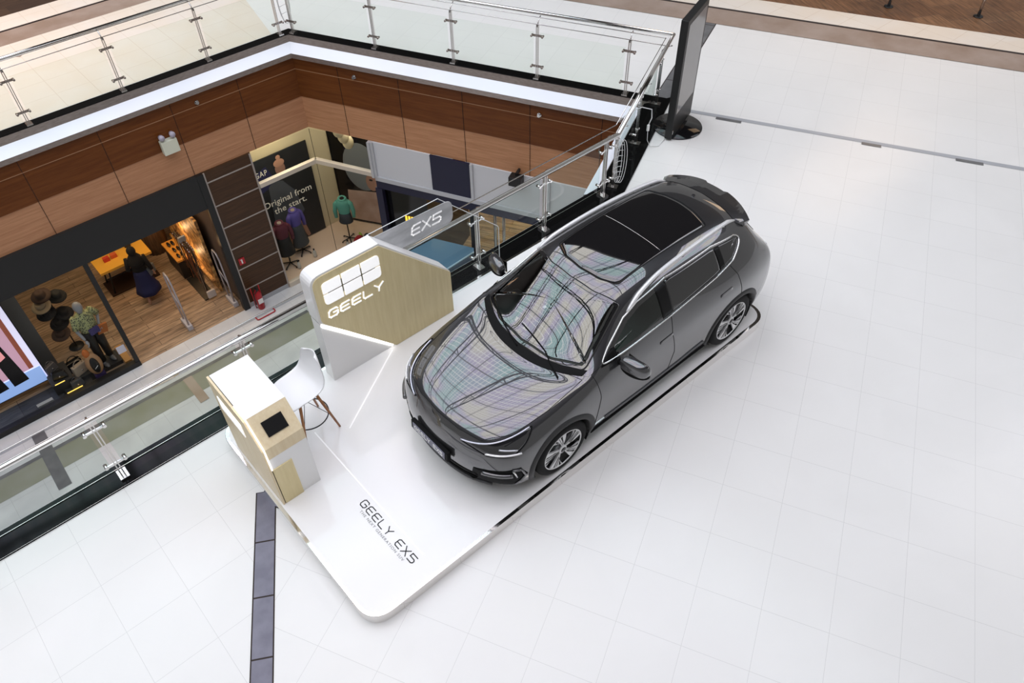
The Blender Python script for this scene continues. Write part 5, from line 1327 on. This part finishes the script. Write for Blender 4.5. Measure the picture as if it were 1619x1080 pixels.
# interior furniture
tb = thing('display_table', 'long honey wood display table with dark trestle legs deep in the store', 'table', (-1.1, 13.6, LZ))
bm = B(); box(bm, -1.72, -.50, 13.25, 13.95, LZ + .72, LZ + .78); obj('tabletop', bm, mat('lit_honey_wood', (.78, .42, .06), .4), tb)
for x in (-1.62, -.62):
    for y in (13.35, 13.85):
        bm = B(); tube(bm, [(x, y, LZ), (x + .1 * (1 if x < -1 else -1), y, LZ + .72)], .02, 6); obj('leg', bm, W['black'], tb)
bm = B(); tube(bm, [(-1.62, 13.6, LZ + .3), (-.62, 13.6, LZ + .3)], .02, 6); obj('stretcher', bm, W['black'], tb)
bm = B(); box(bm, -1.70, -.52, 13.3, 13.9, LZ, LZ + .05); obj('lower_shelf', bm, mat('dark_shelf', (.03, .015, .01), .5), tb)
for x, y, c_, lab in ((-1.42, 13.62, (.55, .05, .03), 'red leather box on the left of the honey wood table'), (-1.24, 13.64, (.60, .12, .04), 'orange leather box next to the red one'), (-.84, 13.82, (.02, .02, .02), 'small black stand at the far end of the honey wood table')):
    bm = B(); box(bm, x - .07, x + .07, y - .05, y + .05, LZ + .78, LZ + .88); tag(obj('leather_box', bm, mat('box_leather', c_, .5)), lab, 'box')
bm = B(); lathe(bm, [(.26, 0), (.30, .3), (.28, .9), (.30, 1.2)], (-.15, 14.3, LZ), n=40)
for i, v in enumerate(bm.verts):
    if i % 2: v.co.x += (v.co.x + .15) * .08; v.co.y += (v.co.y - 14.3) * .08
tag(obj('ribbed_column', bm, noisy('bark', (.06, .035, .018), (.16, .09, .045), scale=(4, 4, .4))), 'ribbed brown trunk-like column behind the shopper', 'column')
t = thing('shoe_shelf', 'orange lit shelf with shoes beyond the belts', 'shelf', (.0, 13.4, LZ))
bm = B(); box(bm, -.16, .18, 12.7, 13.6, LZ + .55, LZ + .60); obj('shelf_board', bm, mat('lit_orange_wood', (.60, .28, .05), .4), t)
bm = B(); box(bm, -.14, .16, 12.75, 13.55, LZ, LZ + .55); obj('shelf_base', bm, mat('dark_base', (.02, .015, .012), .6), t)
for i, (x, y) in enumerate(((.0, 12.85), (.02, 13.12), (.0, 13.4))):
    bm = B()
    for dx in (-.05, .05): ell(bm, (x + dx, y, LZ + .635), (.035, .10, .035), 12)
    tag(obj('shoe_pair', bm, bk, smooth=True), ('pair of black shoes on the orange shelf, nearest', 'pair of black shoes in the middle of the orange shelf', 'pair of black shoes on the orange shelf, farthest')[i], 'shoes', 'shoes on the orange shelf')
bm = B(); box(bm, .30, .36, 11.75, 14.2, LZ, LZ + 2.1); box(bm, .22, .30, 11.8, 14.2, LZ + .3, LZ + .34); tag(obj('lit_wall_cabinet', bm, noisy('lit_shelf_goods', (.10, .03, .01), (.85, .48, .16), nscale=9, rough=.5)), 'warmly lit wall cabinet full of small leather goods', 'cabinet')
for i, z in enumerate((.7, 1.2, 1.7)):
    point('cabinet_light', (.12, 12.6 + .4 * i, LZ + z), 5, WARM, .05)
# belts hanging on a rack, each belt is a thing
t = thing('belt_rack', 'dark free-standing rack hung with belts beside the doorway', 'rack', (.02, 12.1, LZ))
bm = B(); tube(bm, [(.02, 11.75, LZ), (.02, 11.75, LZ + 1.45), (.02, 12.65, LZ + 1.45), (.02, 12.65, LZ)], .015, 6); obj('rack_frame', bm, W['black'], t)
bm = B(); box(bm, -.12, .16, 11.7, 12.7, LZ, LZ + .03); obj('base', bm, W['black'], t)
bm = B(); box(bm, -.06, .10, 12.15, 12.2, LZ + 1.45, LZ + 1.58); obj('rack_sign', bm, W['greypanel'], t)
rb = random.Random(2); bc = [(.015, .010, .008), (.09, .03, .012), (.25, .06, .02), (.02, .02, .022), (.14, .05, .02)]
for i in range(22):
    y = 11.78 + .86 * (i // 2) / 10; x = -.03 + .10 * (i % 2); z0 = LZ + 1.45; ln = rb.uniform(.75, 1.2)
    bm = B(); ribbon(bm, [(x, y, z0), (x + rb.uniform(-.02, .02), y, z0 - ln / 2), (x, y + rb.uniform(-.02, .02), z0 - ln)], .030, .006, up=(1, 0, 0)); obox(bm, (x, y, z0 - .02), (.01, 0, 0), (0, .022, 0), (0, 0, .02), 1)
    tag(obj('belt', bm, (mat('belt_leather', bc[i % 5], .4), W['steel_b'])), 'leather belt hanging on the dark belt rack', 'belt', 'belts on the rack')
t = thing('shoulder_bag', 'small white shoulder bag hanging on a long strap from the belt rack', 'bag', (.05, 11.62, LZ + .1))
bm = B(); box(bm, -.05, .15, 11.58, 11.64, LZ + .10, LZ + .30); obj('bag_body', bm, mat('pale_leather', (.55, .50, .46), .5), t, bevel=.01)
bm = B(); tube(bm, [(-.04, 11.61, LZ + .30), (.0, 11.75, LZ + 1.0), (.14, 11.61, LZ + .30)], .005, 5); obj('strap', bm, mat('strap', (.4, .3, .25), .5), t)
# security gates
def gate(x, y0, y1, lab):
    t = thing('security_gate', lab, 'security gate', (x, (y0 + y1) / 2, LZ), 'anti-theft gates at the store doorway')
    bm = B(); N_ = 9
    lp = [(x, y0 + .07, LZ + .12), (x, y0 + .02, LZ + .8), (x, y0 + .04, LZ + 1.42), (x, y0 + .12, LZ + 1.56), (x, y1 - .12, LZ + 1.56), (x, y1 - .04, LZ + 1.42), (x, y1 - .02, LZ + .8), (x, y1 - .07, LZ + .12)]
    tube(bm, lp, .02, 8); tube(bm, [(x, y0 + .03, LZ + .7), (x, y1 - .03, LZ + .95)], .014, 6); obj('antenna_frame', bm, mat('pale_lilac_metal', (.45, .42, .44), .35, .3), t)
    bm = B(); box(bm, x - .06, x + .06, y0, y1, LZ, LZ + .13); obj('base', bm, mat('pale_base', (.50, .48, .50), .5), t, bevel=.01)
gate(-.80, 11.02, 11.42, 'pale lilac security gate standing in the middle of the store doorway')
gate(.34, 11.02, 11.42, 'pale lilac security gate against the right side of the store doorway')
# shopper
t = thing('person', 'person in black headscarf and top with long dark blue skirt walking into the store', 'person', (-1.0, 12.62, LZ), world=False, rz=math.radians(160))
SKN = W['skin']; Hp = 1.58
b_, J_ = figure(t, Hp, SKN, {'elL': (-.15, .04, .64), 'haL': (-.155, -.02, .50), 'elR': (.14, .05, .65), 'haR': (.13, -.06, .57), 'anL': (-.045, -.12, .045), 'toL': (-.05, -.20, .018), 'knL': (-.05, -.07, .28), 'anR': (.045, .13, .06), 'toR': (.05, .06, .018), 'knR': (.05, .03, .28)})
hand(t, J_['haL'], (0, -.2, -1), SKN, up=(1, 0, 0)); hand(t, J_['haR'], (-.2, -.9, -.1), SKN, curl=.8)
bm = B(); ell(bm, (0, -.015 * Hp, .925 * Hp), (.048 * Hp, .056 * Hp, .068 * Hp), 20)
ell(bm, (0, -.078 * Hp, .915 * Hp), (.008, .012, .014), 8)
for sx in (-1, 1): ell(bm, (sx * .028, -.067 * Hp, .932 * Hp), (.010, .006, .006), 8, 1)
ell(bm, (0, -.066 * Hp, .893 * Hp), (.020, .008, .005), 8, 2)
obj('head', bm, (SKN, W['black'], mat('lips', (.3, .08, .07), .5)), t, smooth=True)
BKC = mat('black_cloth', (.007, .007, .008), .85)
bm = B(); ell(bm, (0, .012 * Hp, .935 * Hp), (.062 * Hp, .066 * Hp, .076 * Hp), 20); lathe(bm, [(.05, 1.44), (.085, 1.38), (.15, 1.28), (.185, 1.16), (.17, 1.12)], (0, .01, 0), n=24)
bmesh.ops.delete(bm, geom=[f for f in bm.faces if f.calc_center_median().y < -.066 and f.calc_center_median().z > 1.40], context='FACES')
obj('headscarf', bm, BKC, t, smooth=True)
bm = B(); lathe(bm, [(.15, .86), (.16, .95), (.165, 1.1), (.16, 1.22), (.10, 1.30)], n=28)
for v in bm.verts: v.co.y *= .78
obj('top', bm, BKC, t, smooth=True)
for j in 'LR':
    a, e, w_ = J_['sh' + j], J_['el' + j], J_['ha' + j]; bm = B(); tube(bm, [a + Vector((0, 0, .02)), a.lerp(e, .5), e, e.lerp(w_, .55)], [.062, .058, .052, .050], 14); obj('sleeve', bm, BKC, t)
bm = B(); lathe(bm, [(.155, .92), (.18, .82), (.21, .6), (.25, .42), (.28, .32)], n=40)
for i, v in enumerate(bm.verts):
    v.co.y *= .9; k_ = 1 + .05 * math.sin(7 * math.atan2(v.co.y, v.co.x)) * (1 - v.co.z); v.co.x *= k_; v.co.y *= k_ * (1.25 if v.co.z < .4 else 1.05)
obj('skirt', bm, mat('dark_blue_cloth', (.012, .016, .075), .8), t, smooth=True)
for j in 'LR':
    bm = B(); q = J_['an' + j]; ell(bm, q + Vector((0, -.07, -.035)), (.042, .12, .035), 14); obj('shoe', bm, mat('tan_shoe', (.35, .20, .12), .6), t, smooth=True)
t2 = thing('shoulder_bag', 'grey shoulder bag worn by the person in the dark blue skirt', 'bag', (-.86, 12.62, LZ + .72))
bm = B(); obox(bm, (-.80, 12.60, LZ + .82), (.10, .08, 0), (-.04, .05, 0), (0, 0, .12)); obj('bag_body', bm, mat('grey_leather', (.11, .13, .15), .5), t2, bevel=.03)
bm = B(); tube(bm, [(-.86, 12.56, LZ + .92), (-1.0, 12.62, LZ + 1.30), (-1.06, 12.78, LZ + 1.36), (-.92, 12.72, LZ + 1.05), (-.80, 12.66, LZ + .92)], .008, 6); obj('strap', bm, mat('strap_pale', (.4, .3, .25), .5), t2)

# fire extinguisher, its sign, red hoop stand
t = thing('fire_extinguisher', 'red fire extinguisher standing in front of the panelled pilaster', 'fire extinguisher', (.76, 10.60, LOW))
bm = B(); lathe(bm, [(.07, 0), (.08, .02), (.08, .44), (.065, .50), (.03, .54), (.03, .58)], (.76, 10.60, LOW), n=24); obj('cylinder', bm, W['red'], t)
bm = B(); obox(bm, (.76, 10.58, LOW + .60), (.02, 0, 0), (0, .05, 0), (0, 0, .03)); obj('valve', bm, W['black'], t)
bm = B(); tube(bm, [(.76, 10.55, LOW + .58), (.65, 10.54, LOW + .50), (.65, 10.56, LOW + .2)], .012, 6); obj('hose', bm, W['black'], t)
bm = B(); box(bm, .70, .82, 10.515, 10.520, LOW + .2, LOW + .34); obj('instruction_label', bm, W['white'], t)
bm = B(); tube(bm, [(.66, 10.66, LOW + .62), (.66, 10.66, LOW + .02), (.86, 10.66, LOW + .02), (.86, 10.66, LOW + .62)], .012, 6); obj('stand', bm, W['red'], t)
t = thing('safety_sign', 'small red sign with a white extinguisher symbol on the panelled pilaster', 'sign', (.70, 10.79, -4.35))
bm = B(); box(bm, .66, .80, 10.782, 10.792, -4.44, -4.26); obj('sign_plate', bm, W['red'], t)
bm = B(); box(bm, .715, .745, 10.778, 10.782, -4.41, -4.30); box(bm, .70, .745, 10.778, 10.782, -4.31, -4.295); obj('symbol', bm, W['white'], t)
bm = B(); tube(bm, [(x, y, LOW + .02) for x, y in rrect(.48, .94, 10.27, 10.42, .05, 5)], .014, 8, closed=True); tag(obj('floor_hoop', bm, W['red']), 'thin red hoop lying on the lower floor in front of the extinguisher', 'hoop')

# ================================================================ LOWER LEVEL: CLOTHING WINDOW
FZ = LOW + .105
pst = mat('poster_charcoal', (.014, .016, .020), .5); den = mat('denim_print', (.075, .085, .105), .7); pskin = mat('printed_skin', (.34, .19, .14), .6)
t = thing('poster', 'large dark poster with white headline and a walking model in the clothing window', 'poster', (2.7, 12.0, FZ))
bm = B(); box(bm, 1.70, 3.42, 12.0, 12.03, FZ + .02, -2.98); obj('print_sheet', bm, pst, t)
bm = B(); prism(bm, [(1.70, 11.998, -3.4), (2.3, 11.998, -3.2), (2.5, 11.998, -3.7), (1.70, 11.998, -3.95)], (0, -.003, 0)); obj('printed_sky', bm, mat('printed_blue', (.02, .02, .09), .5), t)
bm = B(); ell(bm, (2.64, 11.995, -3.40), (.13, .005, .17), 20); obj('printed_face', bm, pskin, t)
bm = B(); ell(bm, (2.64, 11.99, -3.24), (.14, .006, .10), 20); ell(bm, (2.65, 11.99, -3.10), (.06, .006, .06), 12); obj('printed_hat', bm, mat('printed_pink_hat', (.50, .28, .20), .7), t)
for pts in ([(2.16, -4.9), (2.24, -3.75), (2.40, -3.64), (2.62, -3.72), (2.86, -4.1), (2.98, -4.75), (2.84, -4.85), (2.70, -4.4), (2.72, -4.95), (2.25, -4.98)],):
    bm = B(); prism(bm, [(x, 11.992, z) for x, z in pts], (0, -.003, 0)); obj('printed_jacket', bm, den, t)
for pts in ([(2.42, -4.95), (2.52, -4.95), (2.46, -5.55), (2.40, -5.55)], [(2.62, -4.9), (2.76, -4.9), (2.92, -5.2), (2.98, -5.52), (2.90, -5.54), (2.80, -5.25)]):
    bm = B(); prism(bm, [(x, 11.991, z) for x, z in pts], (0, -.003, 0)); obj('printed_leg', bm, pskin, t)
cream_t = mat('cream_print', (.85, .82, .72), .5, emit=(.85, .82, .72), es=.15)
textmesh('headline', 'Original from', .24, basis((2.64, 11.985, -4.20), (1, 0, 0), (0, 0, 1)), cream_t, t, ext=.001)
textmesh('headline', 'the start.', .24, basis((2.66, 11.985, -4.44), (1, 0, 0), (0, 0, 1)), cream_t, t, ext=.001)
textmesh('shop_name', 'GAP', .20, basis((2.15, 11.985, -3.34), (1, 0, 0), (0, 0, 1)), cream_t, t, ext=.001, sx=.75, space=1.15)
# second poster, on the wall behind the right pane
bx = Vector((4.0, 12.05, 0)); by = FR(1.62, -1.35, 0); bdir = (by - bx).normalized(); bn = Vector((bdir.y, -bdir.x, 0))
if bn.dot(FR(1, .3, 0) - bx) < 0: bn = -bn
t = thing('poster', 'poster of a person in a grey hood on the right wall of the clothing window', 'poster', tuple(bx.lerp(by, .5) + bn * .03 + Vector((0, 0, FZ))))
def bp_(u, z, o=.02): p = bx + bdir * u + bn * o; return (p.x, p.y, z)
Lb = (by - bx).length
bm = B(); prism(bm, [bp_(.02, -2.05), bp_(Lb - .02, -2.05), bp_(Lb - .02, FZ + .02), bp_(.02, FZ + .02)], bn * .01); obj('print_sheet', bm, W['blackg'], t)
bm = B(); prism(bm, [bp_(.30, -4.60, .032), bp_(Lb - .02, -4.45, .032), bp_(Lb - .02, FZ + .08, .032), bp_(.22, FZ + .08, .032)], bn * .003); obj('printed_sand', bm, noisy('printed_stone', (.34, .22, .18), (.52, .38, .32), nscale=2), t)
bm = B(); prism(bm, [bp_(.80 + math.cos(a) * .48, -3.85 + math.sin(a) * .68, .036) for a in [2 * PI * i / 28 for i in range(28)]], bn * .003); obj('printed_hood', bm, mat('printed_grey_denim', (.16, .18, .20), .7), t)
bm = B(); prism(bm, [bp_(1.02 + math.cos(a) * .16, -4.25 + math.sin(a) * .25, .041) for a in [2 * PI * i / 20 for i in range(20)]], bn * .003); obj('printed_face', bm, pskin, t)
bm = B(); prism(bm, [bp_(1.0 + math.cos(a) * .05, -4.18 + math.sin(a) * .03, .046) for a in [2 * PI * i / 12 for i in range(12)]], bn * .002); obj('printed_eye', bm, W['black'], t)
textmesh('shop_name', 'GAP', .18, basis(bp_(.55, -3.10, .045), bdir, (0, 0, 1)), cream_t, t, ext=.001, sx=.75, space=1.15)
bm = B()
for k in range(3): ell(bm, FR(.42 + .03 * k, -.40 - .1 * k, -2.35 - .2 * k), (.13, .13, .17), 12)
tag(obj('paper_wrap', bm, W['cream'], smooth=True), 'crumpled cream fabric bundle high in the corner of the clothing window', 'fabric')
def bust(loc, c1, c2, lab, skirt=0, hood=False, rz=0):
    t = thing('dress_form', lab, 'mannequin', loc, 'dress forms in the clothing window', rz=rz, world=False)
    m1, m2 = mat('garment', c1, .7), mat('garment_lower', c2, .7)
    bm = B()
    for k in range(5):
        a = 2 * PI * k / 5; tube(bm, [(0, 0, .07), (math.cos(a) * .20, math.sin(a) * .20, .045)], .014, 6); ell(bm, (math.cos(a) * .21, math.sin(a) * .21, .022), (.02, .02, .022), 8)
    obj('wheeled_base', bm, W['black'], t)
    bm = B(); cyl(bm, (0, 0, .06), (0, 0, .75), .016, 8); obj('pole', bm, W['black'], t)
    bm = B(); lathe(bm, [(.14, .76), (.13, .84), (.15, .95), (.175, 1.12), (.15, 1.22), (.07, 1.27), (.05, 1.28)], n=28)
    for v in bm.verts: v.co.y *= .68
    obj('jacket', bm, m1, t, smooth=True)
    for sg in (-1, 1):
        bm = B(); tube(bm, [(sg * .12, 0, 1.20), (sg * .185, 0, 1.12), (sg * .225, -.01, .92), (sg * .215, -.03, .74)], [.05, .058, .05, .042], 12); obj('sleeve', bm, m1, t)
    bm = B(); lathe(bm, [(.135, .86), (.15, .72), (.17 + .05 * skirt, .60 - .35 * skirt), (.16 + .06 * skirt, .58 - .36 * skirt)], n=32)
    for i, v in enumerate(bm.verts): v.co.y *= .75; v.co.x *= 1 + .04 * (i % 2)
    obj('skirt', bm, m2, t, smooth=True)
    bm = B(); tube(bm, [(math.cos(2 * PI * i / 20) * .085, math.sin(2 * PI * i / 20) * .065 + .01, 1.27 + .02 * math.sin(2 * PI * i / 20)) for i in range(20)], .028, 8, closed=True); obj('collar', bm, m1, t)
    bm = B(); cyl(bm, (0, 0, 1.22), (0, 0, 1.30), .05, 14); obj('neck_block', bm, mat('pale_neck', (.35, .28, .24), .6) if not hood else W['black'], t)
bust((2.50, 11.58, FZ), (.09, .07, .30), (.045, .050, .055), 'dress form in a purple hooded top over a long grey skirt', .9, rz=.2)
bust((2.01, 11.36, FZ), (.10, .015, .03), (.008, .008, .009), 'dress form in a dark red top over black trousers by the pilaster', .6, rz=-.1)
bust((3.62, 11.18, FZ), (.10, .33, .27), (.03, .035, .045), 'dress form in a teal hooded jacket and short dark skirt', .0, True, rz=-.7)
for i, (x, y, lab) in enumerate(((2.10, 11.10, 'clear bottle with black cap on the window floor near the pilaster'), (2.62, 11.22, 'clear bottle with black cap on the window floor in front of the long grey skirt'), (3.42, 10.95, 'clear bottle with black cap on the window floor near the glass corner'))):
    t = thing('bottle', lab, 'bottle', (x, y, FZ), 'bottles on the window floor')
    bm = B(); lathe(bm, [(.04, 0), (.045, .02), (.045, .15), (.02, .19), (.02, .21)], (x, y, FZ), n=16); obj('bottle_body', bm, mat('pale_bottle', (.50, .48, .44), .2), t)
    bm = B(); cyl(bm, (x, y, FZ + .21), (x, y, FZ + .24), .022, 12); obj('cap', bm, W['black'], t)
t = thing('cushion', 'red leaf-shaped cushion with white letters on the window floor', 'cushion', (3.70, 10.78, FZ))
bm = B(); ell(bm, (3.66, 10.80, FZ + .17), (.15, .07, .17), 18); obj('cushion_body', bm, mat('red_cloth', (.28, .01, .015), .8), t, smooth=True)
textmesh('shop_name', 'GAP', .10, basis((3.64, 10.725, FZ + .14), (1, -.1, 0), (0, 0, 1)), cream_t, t, ext=.001)
bm = B(); ell(bm, (3.86, 10.74, FZ + .17), (.11, .06, .17), 16); tag(obj('cushion', bm, W['black'], smooth=True), 'black cushion beside the red one on the window floor', 'cushion')
bm = B(); obox(bm, (3.78, 10.84, FZ + .20), (.02, 0, .02), (0, .05, 0), (-.03, 0, .13)); tag(obj('pennant', bm, mat('green_yellow', (.25, .35, .05), .7)), 'narrow green and yellow cloth between the red and black cushions', 'cloth')

# ================================================================ LOWER LEVEL: CAFE SIDE
t = thing('display_cabinet', 'blue cabinet with a highlight along one edge standing on the lower floor seen through the railing', 'cabinet', (4.2, 7.9, LOW))
KQ = [[3.438, 8.205], [4.157, 8.191], [4.604, 7.343], [4.509, 7.228], [3.703, 7.181]]
bm = B(); prism(bm, [(x, y, LOW) for x, y in KQ], (0, 0, 1.62)); obj('counter_body', bm, mat('blue_front', (.05, .09, .15), .3), t)
bm = B(); prism(bm, [(x, y, LOW + 1.62) for x, y in KQ], (0, 0, .04)); obj('counter_top', bm, mat('blue_gloss_top', (.10, .19, .29), .15), t)
bm = B(); tube(bm, [(KQ[4][0], KQ[4][1], LOW + 1.665), (KQ[3][0], KQ[3][1], LOW + 1.665)], .018, 6); obj('edge_highlight', bm, mat('pale_blue_highlight', (.40, .55, .66), .3), t)  # pale tube painted in as the highlight on the cabinet's top edge
for s, lab in ((4.35, 'left one of two slim posts in front of the cafe floor'), (4.55, 'right one of two slim posts in front of the cafe floor')):
    bm = B(); p = FR(s, .05, 0); cyl(bm, p + Vector((0, 0, LOW + .01)), p + Vector((0, 0, -3.08)), .035, 12); tag(obj('post', bm, W['steel']), lab, 'post')
t = thing('wall_emblem', 'small glowing gold emblem on the black wall beside the clothing window', 'emblem', tuple(FR(2.25, .06, -4.0)))
bm = B(); p = FR(2.28, .145, -4.02)
for k in (-1, 0, 1):
    obox(bm, p + D3 * .075 * k + Vector((0, 0, .10)), D3 * .022, N3 * .006, Vector((0, 0, .10)))
obox(bm, p + Vector((0, 0, -.03)), D3 * .10, N3 * .006, Vector((0, 0, .05))); obox(bm, p + Vector((0, 0, -.13)), D3 * .06, N3 * .006, Vector((0, 0, .04)))
obj('gold_sign', bm, emit('gold_glow', (1, .55, .05), 1.6), t)
area('cafe_light', tuple(FR(4.5, -2.5, -2.05)), 3.0, 110, (1, .85, .65), sy=2.0)

# upper restaurant furniture feet at the top right of the view
for i, (x, y, lab) in enumerate(((12.75, 3.66, 'slim steel table foot on brown tiles, left one at the top edge'), (13.62, 2.22, 'slim steel table foot on brown tiles, right one at the top edge'))):
    t = thing('table_base', lab, 'table', (x, y, 0.01), 'table feet on the brown tiles')
    bm = B(); cyl(bm, (x, y, .02), (x + .05, y + .03, .72), .03, 12); obj('column', bm, W['steel'], t)
    bm = B(); lathe(bm, [(.09, 0), (.09, .012), (.03, .02)], (x, y, .011), n=24); obj('foot', bm, W['black'], t)
    bm = B(); lathe(bm, [(.35, .72), (.35, .75)], (x + .05, y + .03, 0), n=32); obj('tabletop', bm, W['wood_dark'], t)
for o in bpy.data.objects:
    if '_org' in o: del o['_org']
